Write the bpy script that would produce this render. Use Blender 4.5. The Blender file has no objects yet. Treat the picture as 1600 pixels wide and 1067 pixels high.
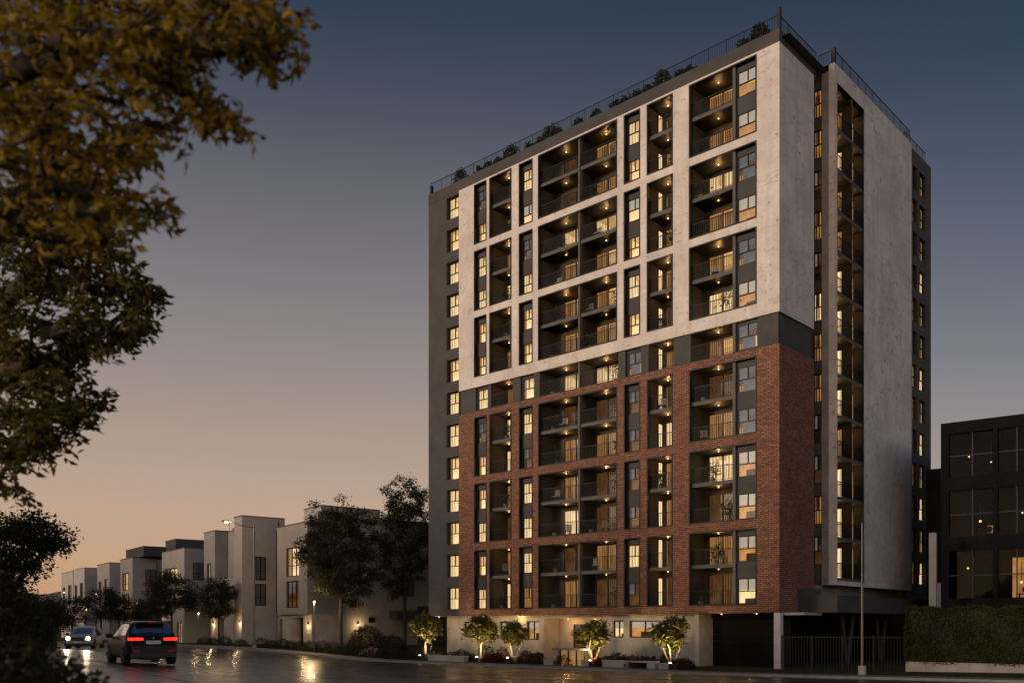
import bpy, math, random
import numpy as np
from mathutils import Vector, Matrix

rnd = random.Random(7)
SC = bpy.context.scene
COL = SC.collection
R = math.radians

# ------------------------------------------------------------------ camera, sky, sun, exposure
F, PX, PY, CZ = 1437.0, 800.0, 978.0, 2.75        # focal length in photo pixels, principal point, eye height above the tower's base
cam_d = bpy.data.cameras.new('camera'); cam = bpy.data.objects.new('camera', cam_d); COL.objects.link(cam)
cam.location = (0, 0, CZ); cam.rotation_euler = (R(90), 0, 0)
cam_d.sensor_width = 36; cam_d.lens = 36 * F / 1600
cam_d.shift_y = (PY - 533.5) / 1600
cam_d.clip_start = 0.1; cam_d.clip_end = 6000
cam_d.dof.use_dof = True; cam_d.dof.focus_distance = 60; cam_d.dof.aperture_fstop = 0.8
SC.camera = cam

SUN_AZ = (-0.88, -0.47, 0.125)                     # towards the low sun
W = bpy.data.worlds.new('World'); SC.world = W; W.use_nodes = True
nt = W.node_tree; nt.nodes.clear()
def wn(t, **k):
    n = nt.nodes.new(t)
    for a, b in k.items(): setattr(n, a, b)
    return n
wo = wn('ShaderNodeOutputWorld'); bg = wn('ShaderNodeBackground')
sky = wn('ShaderNodeTexSky', sky_type='NISHITA', sun_disc=False)
sky.sun_elevation = math.asin(Vector(SUN_AZ).normalized().z)
sky.sun_rotation = math.atan2(SUN_AZ[0], SUN_AZ[1])
tc = wn('ShaderNodeTexCoord'); sep = wn('ShaderNodeSeparateXYZ')
nt.links.new(tc.outputs['Generated'], sep.inputs[0])
def s2l(c): return tuple(((v / 255) / 12.92 if v <= 10 else (((v / 255) + .055) / 1.055) ** 2.4) for v in c) + (1,)
def ramp(stops):
    r = wn('ShaderNodeValToRGB'); e = r.color_ramp.elements
    while len(e) < len(stops): e.new(.5)
    for i, (p, c) in enumerate(stops): e[i].position = p; e[i].color = s2l(c)
    nt.links.new(sep.outputs[2], r.inputs[0]); return r
warm = ramp([(0, (190, 143, 104)), (.06, (193, 154, 122)), (.125, (186, 157, 137)), (.19, (169, 149, 135)), (.255, (150, 135, 129)),
             (.33, (127, 120, 121)), (.41, (103, 100, 106)), (.485, (72, 75, 88)), (.55, (45, 56, 74)), (.75, (26, 38, 60)), (1, (16, 26, 46))])
cool = ramp([(0, (170, 150, 136)), (.07, (160, 144, 134)), (.135, (148, 137, 132)), (.2, (132, 126, 128)), (.255, (110, 112, 121)),
             (.33, (87, 92, 107)), (.41, (58, 69, 90)), (.485, (33, 48, 71)), (.55, (25, 38, 59)), (.75, (18, 30, 52)), (1, (12, 22, 42))])
az = wn('ShaderNodeMapRange'); az.inputs['From Min'].default_value = -.12; az.inputs['From Max'].default_value = .62
az.interpolation_type = 'SMOOTHSTEP'
nt.links.new(sep.outputs[0], az.inputs['Value'])
mx = wn('ShaderNodeMix', data_type='RGBA'); nt.links.new(az.outputs[0], mx.inputs['Factor'])
nt.links.new(warm.outputs[0], mx.inputs['A']); nt.links.new(cool.outputs[0], mx.inputs['B'])
# the Nishita sky of a sun this low, scaled down to dusk, adds its own share of the glow
ad = wn('ShaderNodeMix', data_type='RGBA', blend_type='ADD'); ad.inputs['Factor'].default_value = .012
nt.links.new(mx.outputs['Result'], ad.inputs['A']); nt.links.new(sky.outputs[0], ad.inputs['B'])
# the eastern half of the dusk sky, behind the viewer, is the paler one
ev = wn('ShaderNodeMapRange', interpolation_type='SMOOTHSTEP')
for a_, b_ in (('From Min', .10), ('From Max', -.55), ('To Min', 1.0), ('To Max', 3.0)): ev.inputs[a_].default_value = b_
nt.links.new(sep.outputs[1], ev.inputs['Value'])
nt.links.new(ev.outputs[0], bg.inputs[1])
nt.links.new(ad.outputs['Result'], bg.inputs[0])
nt.links.new(bg.outputs[0], wo.inputs[0])

sd = bpy.data.lights.new('sun', 'SUN'); sun = bpy.data.objects.new('sun', sd); COL.objects.link(sun)
sd.energy = 1.95; sd.angle = R(9); sd.color = (1, .79, .62)
sun.rotation_euler = Vector(SUN_AZ).to_track_quat('Z', 'Y').to_euler()
SC.view_settings.view_transform = 'Standard'; SC.view_settings.look = 'None'
SC.view_settings.exposure = 0; SC.view_settings.gamma = 1
SC.cycles.use_denoising = True
SC.cycles.max_bounces = 7; SC.cycles.transparent_max_bounces = 16
SC.cycles.sample_clamp_indirect = 4
SC.cycles.caustics_reflective = False; SC.cycles.caustics_refractive = False

# ------------------------------------------------------------------ materials
MATS = {}
class NT:
    def __init__(s, name):
        s.m = bpy.data.materials.new(name); s.m.use_nodes = True; s.t = s.m.node_tree; s.t.nodes.clear()
        s.out = s.n('ShaderNodeOutputMaterial'); MATS[name] = s.m
    def n(s, ty, **k):
        n = s.t.nodes.new(ty)
        for a, b in k.items():
            if isinstance(a, str) and hasattr(n, a): setattr(n, a, b)
        return n
    def l(s, a, b): s.t.links.new(a, b)
    def co(s, which='Object'): return s.n('ShaderNodeTexCoord').outputs[which]
    def noise(s, scale, detail=4, rough=.6, vec=None):
        n = s.n('ShaderNodeTexNoise'); n.inputs['Scale'].default_value = scale
        n.inputs['Detail'].default_value = detail; n.inputs['Roughness'].default_value = rough
        s.l(vec or s.co(), n.inputs['Vector']); return n.outputs['Fac']
    def rng(s, f, a, b, lo=.3, hi=.7):
        m = s.n('ShaderNodeMapRange'); s.l(f, m.inputs['Value'])
        for k, v in (('From Min', lo), ('From Max', hi), ('To Min', a), ('To Max', b)): m.inputs[k].default_value = v
        return m.outputs[0]
    def mix(s, f, a, b, blend='MIX'):
        m = s.n('ShaderNodeMix', data_type='RGBA', blend_type=blend)
        for i, v in (('Factor', f), ('A', a), ('B', b)):
            if isinstance(v, (tuple, list)): m.inputs[i].default_value = tuple(v)[:3] + (1,)
            elif isinstance(v, (int, float)): m.inputs[i].default_value = v
            else: s.l(v, m.inputs[i])
        return m.outputs['Result']
    def math(s, op, a, b=None):
        m = s.n('ShaderNodeMath', operation=op)
        for i, v in enumerate((a, b)):
            if v is None: continue
            if isinstance(v, (int, float)): m.inputs[i].default_value = v
            else: s.l(v, m.inputs[i])
        return m.outputs[0]
    def bump(s, h, strength=.3, dist=.02):
        b = s.n('ShaderNodeBump'); b.inputs['Strength'].default_value = strength; b.inputs['Distance'].default_value = dist
        s.l(h, b.inputs['Height']); return b.outputs[0]
    def pr(s, col, rough=.6, metal=0, normal=None, spec=.5, emit=None, estr=0):
        p = s.n('ShaderNodeBsdfPrincipled')
        for i, v in (('Base Color', col), ('Roughness', rough), ('Metallic', metal), ('Specular IOR Level', spec)):
            if isinstance(v, (tuple, list)): p.inputs[i].default_value = tuple(v)[:3] + (1,)
            elif isinstance(v, (int, float)): p.inputs[i].default_value = v
            else: s.l(v, p.inputs[i])
        if normal is not None: s.l(normal, p.inputs['Normal'])
        s.l(p.outputs[0], s.out.inputs[0]); return p
    def em(s, col, st):
        e = s.n('ShaderNodeEmission')
        for i, v in ((0, col), (1, st)):
            if isinstance(v, (tuple, list)): e.inputs[i].default_value = tuple(v)[:3] + (1,)
            elif isinstance(v, (int, float)): e.inputs[i].default_value = v
            else: s.l(v, e.inputs[i])
        s.l(e.outputs[0], s.out.inputs[0]); return e

def plain(name, col, rough=.6, metal=0, var=.25, scale=1.5, bump=0.0, spec=.4):
    t = NT(name); f = t.noise(scale, 6)
    c = t.mix(t.rng(f, 0, 1), tuple(v * (1 - var) for v in col), tuple(v * (1 + var) for v in col))
    t.pr(c, rough, metal, t.bump(t.noise(scale * 12, 4), bump) if bump else None, spec)
    return t.m

def stone_mat():
    t = NT('stone'); v = t.co()
    big = t.noise(.28, 6, .65, v); mid = t.noise(1.6, 8, .7, v)
    c = t.mix(t.rng(big, 0, 1, .35, .65), (.50, .455, .42), (.69, .64, .59))
    c = t.mix(t.rng(mid, 0, .5, .45, .75), c, (.44, .365, .31))
    # dark veins: thin bands where a distorted noise crosses its middle
    w = t.n('ShaderNodeMapping'); t.l(v, w.inputs[0]); w.inputs['Rotation'].default_value = (.5, .7, .4); w.inputs['Scale'].default_value = (1, 1, 1.9)
    vn = t.noise(.75, 5, .6, w.outputs[0])
    vein = t.math('ABSOLUTE', t.math('SUBTRACT', vn, .5))
    mask = t.rng(t.noise(.6, 3, .5, v), 0, .8, .5, .62)
    vf = t.math('MULTIPLY', t.rng(vein, .85, 0, .0, .02), mask)
    c = t.mix(vf, c, (.23, .18, .15))
    sp = t.rng(t.noise(2.4, 2, .5, v), 0, .8, .66, .72)
    c = t.mix(sp, c, (.28, .22, .18))
    # faint vertical rain streaks
    st = t.n('ShaderNodeMapping'); t.l(v, st.inputs[0]); st.inputs['Scale'].default_value = (1.3, 1.3, .09)
    c = t.mix(t.rng(t.noise(1.5, 5, .6, st.outputs[0]), 0, .5, .5, .74), c, (.36, .32, .295))
    sz = t.n('ShaderNodeSeparateXYZ'); t.l(v, sz.inputs[0])
    jz = t.math('ABSOLUTE', t.math('SUBTRACT', t.math('FRACT', t.math('DIVIDE', t.math('ADD', sz.outputs[2], .8), 2.69)), .5))
    c = t.mix(t.math('MULTIPLY', t.rng(jz, .55, 0, 0, .012), t.rng(t.noise(.5, 2, .5, v), .2, 1)), c, (.26, .22, .2))
    t.pr(c, .72, 0, t.bump(t.math('ADD', mid, t.math('MULTIPLY', vf, -.6)), .22, .03), .3)
stone_mat()

def brick_mat():
    t = NT('brick'); v = t.co(); s = t.n('ShaderNodeSeparateXYZ'); t.l(v, s.inputs[0])
    cb = t.n('ShaderNodeCombineXYZ'); t.l(t.math('ADD', s.outputs[0], s.outputs[1]), cb.inputs[0]); t.l(s.outputs[2], cb.inputs[1])
    b = t.n('ShaderNodeTexBrick'); t.l(cb.outputs[0], b.inputs['Vector'])
    b.inputs['Scale'].default_value = 1; b.inputs['Brick Width'].default_value = .36; b.inputs['Row Height'].default_value = .125
    b.inputs['Mortar Size'].default_value = .02; b.inputs['Mortar Smooth'].default_value = .3; b.inputs['Bias'].default_value = -.1
    b.inputs['Color1'].default_value = (.32, .148, .094, 1); b.inputs['Color2'].default_value = (.15, .073, .048, 1); b.inputs['Mortar'].default_value = (.055, .035, .028, 1)
    c = t.mix(t.rng(t.noise(.5, 5, .6, v), 0, .45, .42, .7), b.outputs['Color'], (.11, .05, .034))
    c = t.mix(t.rng(t.noise(5, 3, .6, v), 0, .6, .56, .70), c, (.40, .21, .13))
    h = t.math('ADD', t.math('MULTIPLY', b.outputs['Fac'], -1), t.math('MULTIPLY', t.noise(9, 3, .6, v), .5))
    t.pr(c, .85, 0, t.bump(h, .7, .03), .2)
brick_mat()

plain('dark_render', (.058, .055, .053), .75, 0, .22, .6, .15, .3)
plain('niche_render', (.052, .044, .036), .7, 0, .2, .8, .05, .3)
plain('dark_metal', (.020, .019, .019), .5, .2, .2, 2, 0, .25)
plain('grey_concrete', (.22, .21, .205), .75, 0, .25, .7, .2, .3)
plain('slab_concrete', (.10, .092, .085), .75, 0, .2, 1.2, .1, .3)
plain('light_concrete', (.40, .35, .30), .75, 0, .22, .9, .2, .3)
plain('white_render', (.37, .335, .305), .8, 0, .12, .5, .12, .2)
plain('grey_render', (.30, .27, .245), .8, 0, .15, .5, .12, .2)
plain('charcoal_render', (.06, .058, .058), .7, 0, .2, .8, .1, .3)
plain('office_black', (.010, .010, .011), .85, 0, .2, 1, 0, .03)
plain('garage_dark', (.011, .010, .009), .8, 0, .25, 1, 0, .04)
plain('bark', (.055, .042, .032), .9, 0, .4, 6, .5, .2)
plain('pale_bark', (.30, .26, .20), .8, 0, .3, 8, .3, .2)
plain('steel_pole', (.16, .15, .145), .45, .6, .2, 3)
plain('soil', (.05, .035, .025), .95, 0, .4, 4, .4, .1)
plain('pot', (.25, .22, .19), .8, 0, .2, 5, .1)
plain('wood_amber', (.30, .16, .06), .5, 0, .3, 3)
plain('tyre', (.012, .012, .012), .8, 0, .2, 8)
plain('rim', (.14, .14, .145), .35, .9, .1, 5)
plain('black_plastic', (.015, .015, .016), .5, 0, .1, 4)
plain('plate_white', (.72, .68, .58), .5, 0, .05, 4)
plain('far_hill', (.10, .085, .08), .95, 0, .3, .02)
plain('blossom', (.62, .52, .50), .8, 0, .2, 6)
plain('paving', (.23, .20, .175), .75, 0, .22, 1.4, .15, .4)
plain('kerb_stone', (.27, .245, .22), .7, 0, .2, 2, .15, .4)

def paint(name, col, rough=.22):
    t = NT(name); p = t.pr(col, rough, 0, None, .16); p.inputs['Coat Weight'].default_value = .14; p.inputs['Coat Roughness'].default_value = .06
paint('paint_black', (.008, .009, .010), .34); paint('paint_silver', (.36, .35, .34), .3)

def grass_mat():
    t = NT('grass'); c = t.mix(t.rng(t.noise(.8, 6), 0, 1), (.030, .042, .012), (.075, .078, .022))
    t.pr(c, .95, 0, t.bump(t.noise(60, 3), .8, .03), .1)
grass_mat()

def asphalt_mat():
    t = NT('wet_asphalt'); v = t.co()
    c = t.mix(t.rng(t.noise(.35, 6, .65, v), 0, 1), (.020, .018, .016), (.042, .036, .032))
    # wheel-worn streaks along the street, damp patches of differing gloss
    m = t.n('ShaderNodeMapping'); t.l(v, m.inputs[0]); m.inputs['Rotation'].default_value = (0, 0, R(43)); m.inputs['Scale'].default_value = (.07, .8, 1)
    stv = t.noise(1.0, 6, .62, m.outputs[0]); pt = t.noise(.22, 5, .6, v)
    r = t.math('ADD', t.rng(stv, .0, .15, .35, .65), t.rng(pt, .15, .26, .38, .62))
    h = t.math('ADD', t.noise(28, 5, .7, v), t.math('MULTIPLY', t.noise(2.2, 3, .5, v), .7))
    t.pr(c, r, 0, t.bump(h, .09, .010), .40)
asphalt_mat()
def mark_mat():
    t = NT('road_paint'); c = t.mix(t.rng(t.noise(3, 6, .7), 0, 1, .4, .6), (.16, .14, .12), (.42, .38, .33)); t.pr(c, .45, 0, None, .4)
mark_mat()

def leaf_mat(name, a, b, transl=.35):
    t = NT(name); g = t.n('ShaderNodeNewGeometry'); ri = g.outputs['Random Per Island']
    f = t.math('ADD', t.math('MULTIPLY', ri, .6), t.math('MULTIPLY', t.rng(t.noise(.9, 3), 0, 1), .4))
    c = t.mix(f, a, b)
    d = t.n('ShaderNodeBsdfPrincipled'); t.l(c, d.inputs['Base Color']); d.inputs['Roughness'].default_value = .55; d.inputs['Specular IOR Level'].default_value = .25
    tr = t.n('ShaderNodeBsdfTranslucent'); t.l(c, tr.inputs[0])
    m = t.n('ShaderNodeMixShader'); m.inputs[0].default_value = transl
    t.l(d.outputs[0], m.inputs[1]); t.l(tr.outputs[0], m.inputs[2]); t.l(m.outputs[0], t.out.inputs[0])
leaf_mat('leaf_lamplit', (.05, .04, .006), (.48, .31, .026), .45)  # gold street-lamp glow on the boughs is put into the leaf colour
leaf_mat('leaf_olive', (.014, .015, .004), (.20, .14, .018))
leaf_mat('leaf_dark', (.010, .013, .005), (.034, .036, .012))
leaf_mat('leaf_street', (.016, .019, .007), (.055, .052, .017))
leaf_mat('leaf_small', (.035, .042, .009), (.15, .135, .028))
leaf_mat('leaf_plant', (.014, .024, .008), (.045, .065, .018))
leaf_mat('leaf_hedge', (.02, .026, .006), (.125, .115, .025))
leaf_mat('leaf_red', (.06, .016, .01), (.14, .035, .015))

def glass_mat(name, refl=1.0, tint=(.86, .88, .9)):
    t = NT(name); tr = t.n('ShaderNodeBsdfTransparent'); tr.inputs[0].default_value = tint + (1,)
    gl = t.n('ShaderNodeBsdfGlossy'); gl.inputs['Roughness'].default_value = .03; gl.inputs[0].default_value = (.9, .93, 1, 1)
    fr = t.n('ShaderNodeFresnel'); fr.inputs[0].default_value = 1.55
    b = t.n('ShaderNodeBump'); b.inputs['Strength'].default_value = .02; t.l(t.noise(1.1, 2), b.inputs['Height']); t.l(b.outputs[0], gl.inputs['Normal'])
    f = t.math('MINIMUM', t.math('MULTIPLY', fr.outputs[0], 1.7 * refl), 1.0)
    m = t.n('ShaderNodeMixShader'); t.l(f, m.inputs[0]); t.l(tr.outputs[0], m.inputs[1]); t.l(gl.outputs[0], m.inputs[2]); t.l(m.outputs[0], t.out.inputs[0])
glass_mat('window_glass'); glass_mat('dark_glass', .08, (.55, .55, .56)); glass_mat('car_glass', .6, (.12, .12, .12))

def lit(name, col, st, var=.35, scale=1.2):
    t = NT(name); t.em(col, t.rng(t.noise(scale, 3), st * (1 - var), st * (1 + var)))
lit('room_wall_lit', (1, .46, .13), .6, .4)
lit('room_wall_bright', (1, .66, .30), 1.3, .3)
lit('room_wall_dim', (.9, .38, .11), .12, .6)
lit('room_ceiling_lit', (1, .55, .2), .85, .2)
lit('room_floor_lit', (.75, .32, .09), .22, .4)
lit('blind_lit', (1, .79, .58), .55, .12)
lit('blind_outside_glow', (.86, .76, .74), .15, .3)  # outside light on these blinds is put in as faint emission
lit('panel_amber_glow', (1, .52, .16), .30, .3)  # amber light on the entrance panels is put in as emission
def curtain(name, col, hi, lo, pitch):
    t = NT(name); w = t.n('ShaderNodeTexWave', wave_type='BANDS', bands_direction='X'); t.l(t.co(), w.inputs['Vector'])
    w.inputs['Scale'].default_value = 1 / pitch * .314; w.inputs['Distortion'].default_value = 1.6; w.inputs['Detail'].default_value = 2; w.inputs['Detail Scale'].default_value = .7
    t.em(col, t.rng(w.outputs['Fac'], lo, hi, .15, .9))
curtain('curtain_amber', (1, .44, .12), .50, .12, .17)
curtain('curtain_cream', (1, .66, .31), 1.4, .62, .24)
curtain('curtain_dim', (.9, .42, .14), .22, .07, .2)
def lamp(name, col, st):
    t = NT(name); t.em(col, st)
lamp('downlight', (1, .58, .20), 5); lamp('bulb', (1, .60, .24), 7); lamp('street_bulb', (1, .70, .36), 14); lamp('uplight_lens', (1, .74, .36), 9)
lamp('headlight', (1, .72, .38), 45); lamp('tail_led', (1, .016, .008), 8); lamp('tail_dim', (1, .04, .02), .14); lamp('soft_amber', (1, .52, .17), 3.2)
t_ = NT('tail_lens'); t_.pr((.16, .008, .006), .15, 0, None, .6)

# ------------------------------------------------------------------ mesh helpers
class MB:
    """Collects faces; build() links them as ONE mesh object."""
    def __init__(s, M=None): s.v = []; s.f = []; s.mi = []; s.sm = []; s.M = M
    def add(s, vs, fs, m=0, smooth=False):
        o = len(s.v)
        if s.M is not None: vs = [tuple(s.M @ Vector(p)) for p in vs]
        s.v.extend(tuple(p) for p in vs)
        for q in fs: s.f.append([o + i for i in q]); s.mi.append(m); s.sm.append(smooth)
    def quad(s, a, b, c, d, m=0): s.add([a, b, c, d], [(0, 1, 2, 3)], m)
    def box(s, x0, x1, y0, y1, z0, z1, m=0):
        s.add([(x0, y0, z0), (x1, y0, z0), (x1, y1, z0), (x0, y1, z0), (x0, y0, z1), (x1, y0, z1), (x1, y1, z1), (x0, y1, z1)],
              [(0, 3, 2, 1), (4, 5, 6, 7), (0, 1, 5, 4), (1, 2, 6, 5), (2, 3, 7, 6), (3, 0, 4, 7)], m)
    def tube(s, p0, p1, r0, r1=None, n=8, m=0, caps=True):
        p0, p1 = Vector(p0), Vector(p1); r1 = r0 if r1 is None else r1
        d = p1 - p0
        if d.length < 1e-6: return
        d.normalize(); a = d.orthogonal().normalized(); b = d.cross(a)
        vs = [p + (a * math.cos(k * math.tau / n) + b * math.sin(k * math.tau / n)) * r for p, r in ((p0, r0), (p1, r1)) for k in range(n)]
        s.add(vs, [(k, (k + 1) % n, n + (k + 1) % n, n + k) for k in range(n)], m, True)
        if caps: s.add(vs, [tuple(range(n - 1, -1, -1)), tuple(range(n, 2 * n))], m)
    def lathe(s, c, prof, n=16, m=0):
        vs = [(c[0] + r * math.cos(k * math.tau / n), c[1] + r * math.sin(k * math.tau / n), c[2] + z) for r, z in prof for k in range(n)]
        fs = [(i * n + k, i * n + (k + 1) % n, (i + 1) * n + (k + 1) % n, (i + 1) * n + k) for i in range(len(prof) - 1) for k in range(n)]
        s.add(vs, fs, m, True)
    def ball(s, c, r, n=8, m=0, sz=1.0):
        s.lathe(c, [(max(1e-4, r * math.sin(math.pi * i / n)), -r * sz * math.cos(math.pi * i / n)) for i in range(n + 1)], n, m)
    def panel(s, x0, x1, z0, z1, y0, y1, holes, m=0, mr=None, outer=True):
        """A wall sheet facing -y at y0 with rectangular holes whose reveals run back to y1."""
        mr = m if mr is None else mr
        xs = sorted({x0, x1, *[h[0] for h in holes], *[h[1] for h in holes]}); zs = sorted({z0, z1, *[h[2] for h in holes], *[h[3] for h in holes]})
        for i in range(len(zs) - 1):
            zc = (zs[i] + zs[i + 1]) / 2; run = None
            for j in range(len(xs)):
                solid = j < len(xs) - 1 and not any(h[0] < (xs[j] + xs[j + 1]) / 2 < h[1] and h[2] < zc < h[3] for h in holes)
                if solid and run is None: run = xs[j]
                if not solid and run is not None:
                    s.quad((run, y0, zs[i]), (xs[j], y0, zs[i]), (xs[j], y0, zs[i + 1]), (run, y0, zs[i + 1]), m); run = None
        if y1 > y0:
            for a, b, c, d in holes:
                s.quad((a, y0, c), (a, y1, c), (a, y1, d), (a, y0, d), mr); s.quad((b, y0, c), (b, y0, d), (b, y1, d), (b, y1, c), mr)
                s.quad((a, y0, d), (a, y1, d), (b, y1, d), (b, y0, d), mr); s.quad((a, y0, c), (b, y0, c), (b, y1, c), (a, y1, c), mr)
            if outer:
                s.quad((x0, y0, z0), (x0, y0, z1), (x0, y1, z1), (x0, y1, z0), m); s.quad((x1, y0, z0), (x1, y1, z0), (x1, y1, z1), (x1, y0, z1), m)
                s.quad((x0, y0, z1), (x1, y0, z1), (x1, y1, z1), (x0, y1, z1), m); s.quad((x0, y0, z0), (x0, y1, z0), (x1, y1, z0), (x1, y0, z0), m)
    def rectframe(s, x0, x1, z0, z1, y0, y1, t, m=0):
        s.box(x0, x0 + t, y0, y1, z0, z1, m); s.box(x1 - t, x1, y0, y1, z0, z1, m)
        s.box(x0 + t, x1 - t, y0, y1, z1 - t, z1, m); s.box(x0 + t, x1 - t, y0, y1, z0, z0 + t, m)
    def mesh(s, name, mats):
        me = bpy.data.meshes.new(name); me.from_pydata(s.v, [], s.f)
        for m in (mats if isinstance(mats, (list, tuple)) else [mats]): me.materials.append(MATS[m])
        me.polygons.foreach_set('material_index', s.mi); me.polygons.foreach_set('use_smooth', s.sm); me.update()
        return me
    def build(s, name, mats, parent=None): return link(name, s.mesh(name, mats), parent)

def link(name, me, parent=None, loc=None, rz=0):
    o = bpy.data.objects.new(name, me); COL.objects.link(o)
    if parent is not None: o.parent = parent
    if loc is not None: o.location = loc
    if rz: o.rotation_euler = (0, 0, rz)
    return o
def tag(o, label=None, cat=None, group=None, kind=None):
    for k, v in (('label', label), ('category', cat), ('group', group), ('kind', kind)):
        if v: o[k] = v
    return o
def thing(name, label, cat, loc=(0, 0, 0), rz=0, group=None):
    o = bpy.data.objects.new(name, None); COL.objects.link(o); o.empty_display_size = .3
    o.location = loc; o.rotation_euler = (0, 0, rz); return tag(o, label, cat, group)

# ------------------------------------------------------------------ where things stand
CX, CY = 16.43, 56.5                                # the tower's front right corner
UX = Vector((.7315, -.6818, 0)); VY = Vector((.6818, .7314, 0)); TROT = math.atan2(-.6818, .7315)
def bw(x, y, z=0.0): return Vector((CX, CY, z)) + UX * x + VY * y       # tower frame -> world
def ray(px, py, d): return Vector(((px - PX) / F * d, d, CZ - (py - PY) / F * d))
_ctl = [(230, 1037, 35.8), (117, 1012, 68), (430, 1026, 75), (300, 1019, 80), (150, 1006, 106), (800, 1067, 32), (1250, 1067, 38), (1473, 1064, 42.5),
        (1640, 1064, 42), (0, 1067, 22), (300, 1067, 24), (1420, 1050, 53), (1640, 1050, 50), (100, 1000, 140), (400, 1008, 95), (560, 1010, 88), (215, 1003, 118)]
_P = [ray(*c) for c in _ctl] + [bw(x, y, 0) for x in (-32, -22, -11, 0) for y in (-6, 0, 8)]
_A = np.array([[p.x, p.y] for p in _P]); _Z = np.array([p.z for p in _P])
def _phi(d): return np.where(d > 1e-9, d * d * np.log(np.maximum(d, 1e-9)), 0)
_n = len(_A); _K = _phi(np.linalg.norm(_A[:, None] - _A[None], axis=2)) + np.eye(_n) * 60
_L = np.zeros((_n + 3, _n + 3)); _Q = np.hstack([np.ones((_n, 1)), _A]); _L[:_n, :_n] = _K; _L[:_n, _n:] = _Q; _L[_n:, :_n] = _Q.T
_w = np.linalg.solve(_L, np.concatenate([_Z, [0, 0, 0]]))
def H(x, y):
    """Height of the gently falling ground."""
    d = np.hypot(_A[:, 0] - x, _A[:, 1] - y)
    return float(np.clip(_phi(d) @ _w[:_n] + _w[_n] + _w[_n + 1] * x + _w[_n + 2] * y, -.08, 1.5))
KERB = -7.5                                         # the kerb runs along the tower frame's x at this y
def GZ(x, y):
    q = Vector((x - CX, y - CY, 0)); return H(x, y) + (.13 if q.dot(VY) > KERB else 0)
def gnd(px, py, d0=14, d1=200):
    """Point of the ground seen at a photo pixel."""
    d = d0
    while d < d1:
        p = ray(px, py, d)
        if p.z <= GZ(p.x, p.y): return Vector((p.x, p.y, GZ(p.x, p.y)))
        d += .1
    return Vector((p.x, p.y, GZ(p.x, p.y)))
def dl(px, y):
    '''Depth at which a photo column meets the line y of the tower frame.'''
    r = (px - PX) / F; qx, qy = CX + VY.x * y, CY + VY.y * y; s = (qx - r * qy) / (-UX.x + r * UX.y); return qy + UX.y * s
def at(px, d, dz=0): 
    x = (px - PX) / F * d; return Vector((x, d, GZ(x, d) + dz))

def sheet(name, x0, x1, y0, y1, dx, dy, dz, mat, kind='structure'):
    nx, ny = int((x1 - x0) / dx) + 1, int((y1 - y0) / dy) + 1; mb = MB()
    vs = []
    for j in range(ny):
        for i in range(nx):
            p = bw(x0 + (x1 - x0) * i / (nx - 1), y0 + (y1 - y0) * j / (ny - 1)); vs.append((p.x, p.y, H(p.x, p.y) + dz))
    mb.add(vs, [(j * nx + i, j * nx + i + 1, (j + 1) * nx + i + 1, (j + 1) * nx + i) for j in range(ny - 1) for i in range(nx - 1)], 0, True)
    return tag(mb.build(name, mat), kind=kind)
sheet('road', -170, 60, -78, KERB - .12, 2, 1.5, 0, 'wet_asphalt')
sheet('kerb', -170, 60, KERB - .12, KERB, 2, .12, .12, 'kerb_stone')
sheet('pavement', -170, 60, KERB, -5.7, 2, .9, .13, 'paving')
sheet('lawn', -170, 60, -5.7, 90, 2, 2, .135, 'grass')
kf = MB()
for i in range(115):
    a, b = bw(-170 + 2 * i, KERB - .121), bw(-168 + 2 * i, KERB - .121)
    kf.quad((a.x, a.y, H(a.x, a.y) - .05), (b.x, b.y, H(b.x, b.y) - .05), (b.x, b.y, H(b.x, b.y) + .119), (a.x, a.y, H(a.x, a.y) + .119))
tag(kf.build('kerb_face', 'kerb_stone'), kind='structure')
g = MB(); g.quad((-3000, -600, -.45), (3000, -600, -.45), (3000, 4000, -.45), (-3000, 4000, -.45)); tag(g.build('ground', 'soil'), kind='structure')
# unseen ridge added to shade the lower tower, dipped for the near trees
mb = MB(); n = 80; vs = []
for i in range(n + 1):
    s_ = -170 + 290 * i / n; e = min(1, i / 6, (n - i) / 6)
    hh = (24.5 + 1.6 * math.sin(i * .5) + .8 * math.sin(i * 1.7) - 18 * math.exp(-((s_ + 58) / 21) ** 4)) * (.25 + .75 * e)
    for q, k in ((-60, 0), (-30, .6), (0, 1), (40, .8), (90, 0)): vs.append((-112 - .47 * s_ - .88 * q, 12 + .88 * s_ - .47 * q, -.6 + hh * k))
mb.add(vs, [(i * 5 + j, i * 5 + j + 1, i * 5 + j + 6, i * 5 + j + 5) for i in range(n) for j in range(4)], 0, True); tag(mb.build('shade_ridge', 'far_hill'), kind='structure')

def strip(mb, pts, w, dz=.012):
    """A painted band on the road following the ground through plan points."""
    P = []
    for a, b in zip(pts, pts[1:]):
        n = max(2, int((b - a).length / 1.0))
        P += [a.lerp(b, i / n) for i in range(n)]
    P.append(pts[-1])
    for a, b in zip(P, P[1:]):
        d = (b - a); d.z = 0; d.normalize(); s = Vector((-d.y, d.x, 0)) * w / 2
        q = [a - s, b - s, b + s, a + s]; mb.add([(p.x, p.y, H(p.x, p.y) + dz) for p in q], [(0, 1, 2, 3)])
mk = MB()
for y in (-12.5, -17.5, -24):
    for x in range(-60, 20, 9): strip(mk, [bw(x, y), bw(x + 4.5, y)], .13)
strip(mk, [gnd(*p) for p in ((150, 1031), (185, 1040), (240, 1053), (300, 1066))] , .14)
tag(mk.build('lane_markings', 'road_paint'), kind='structure')

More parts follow.
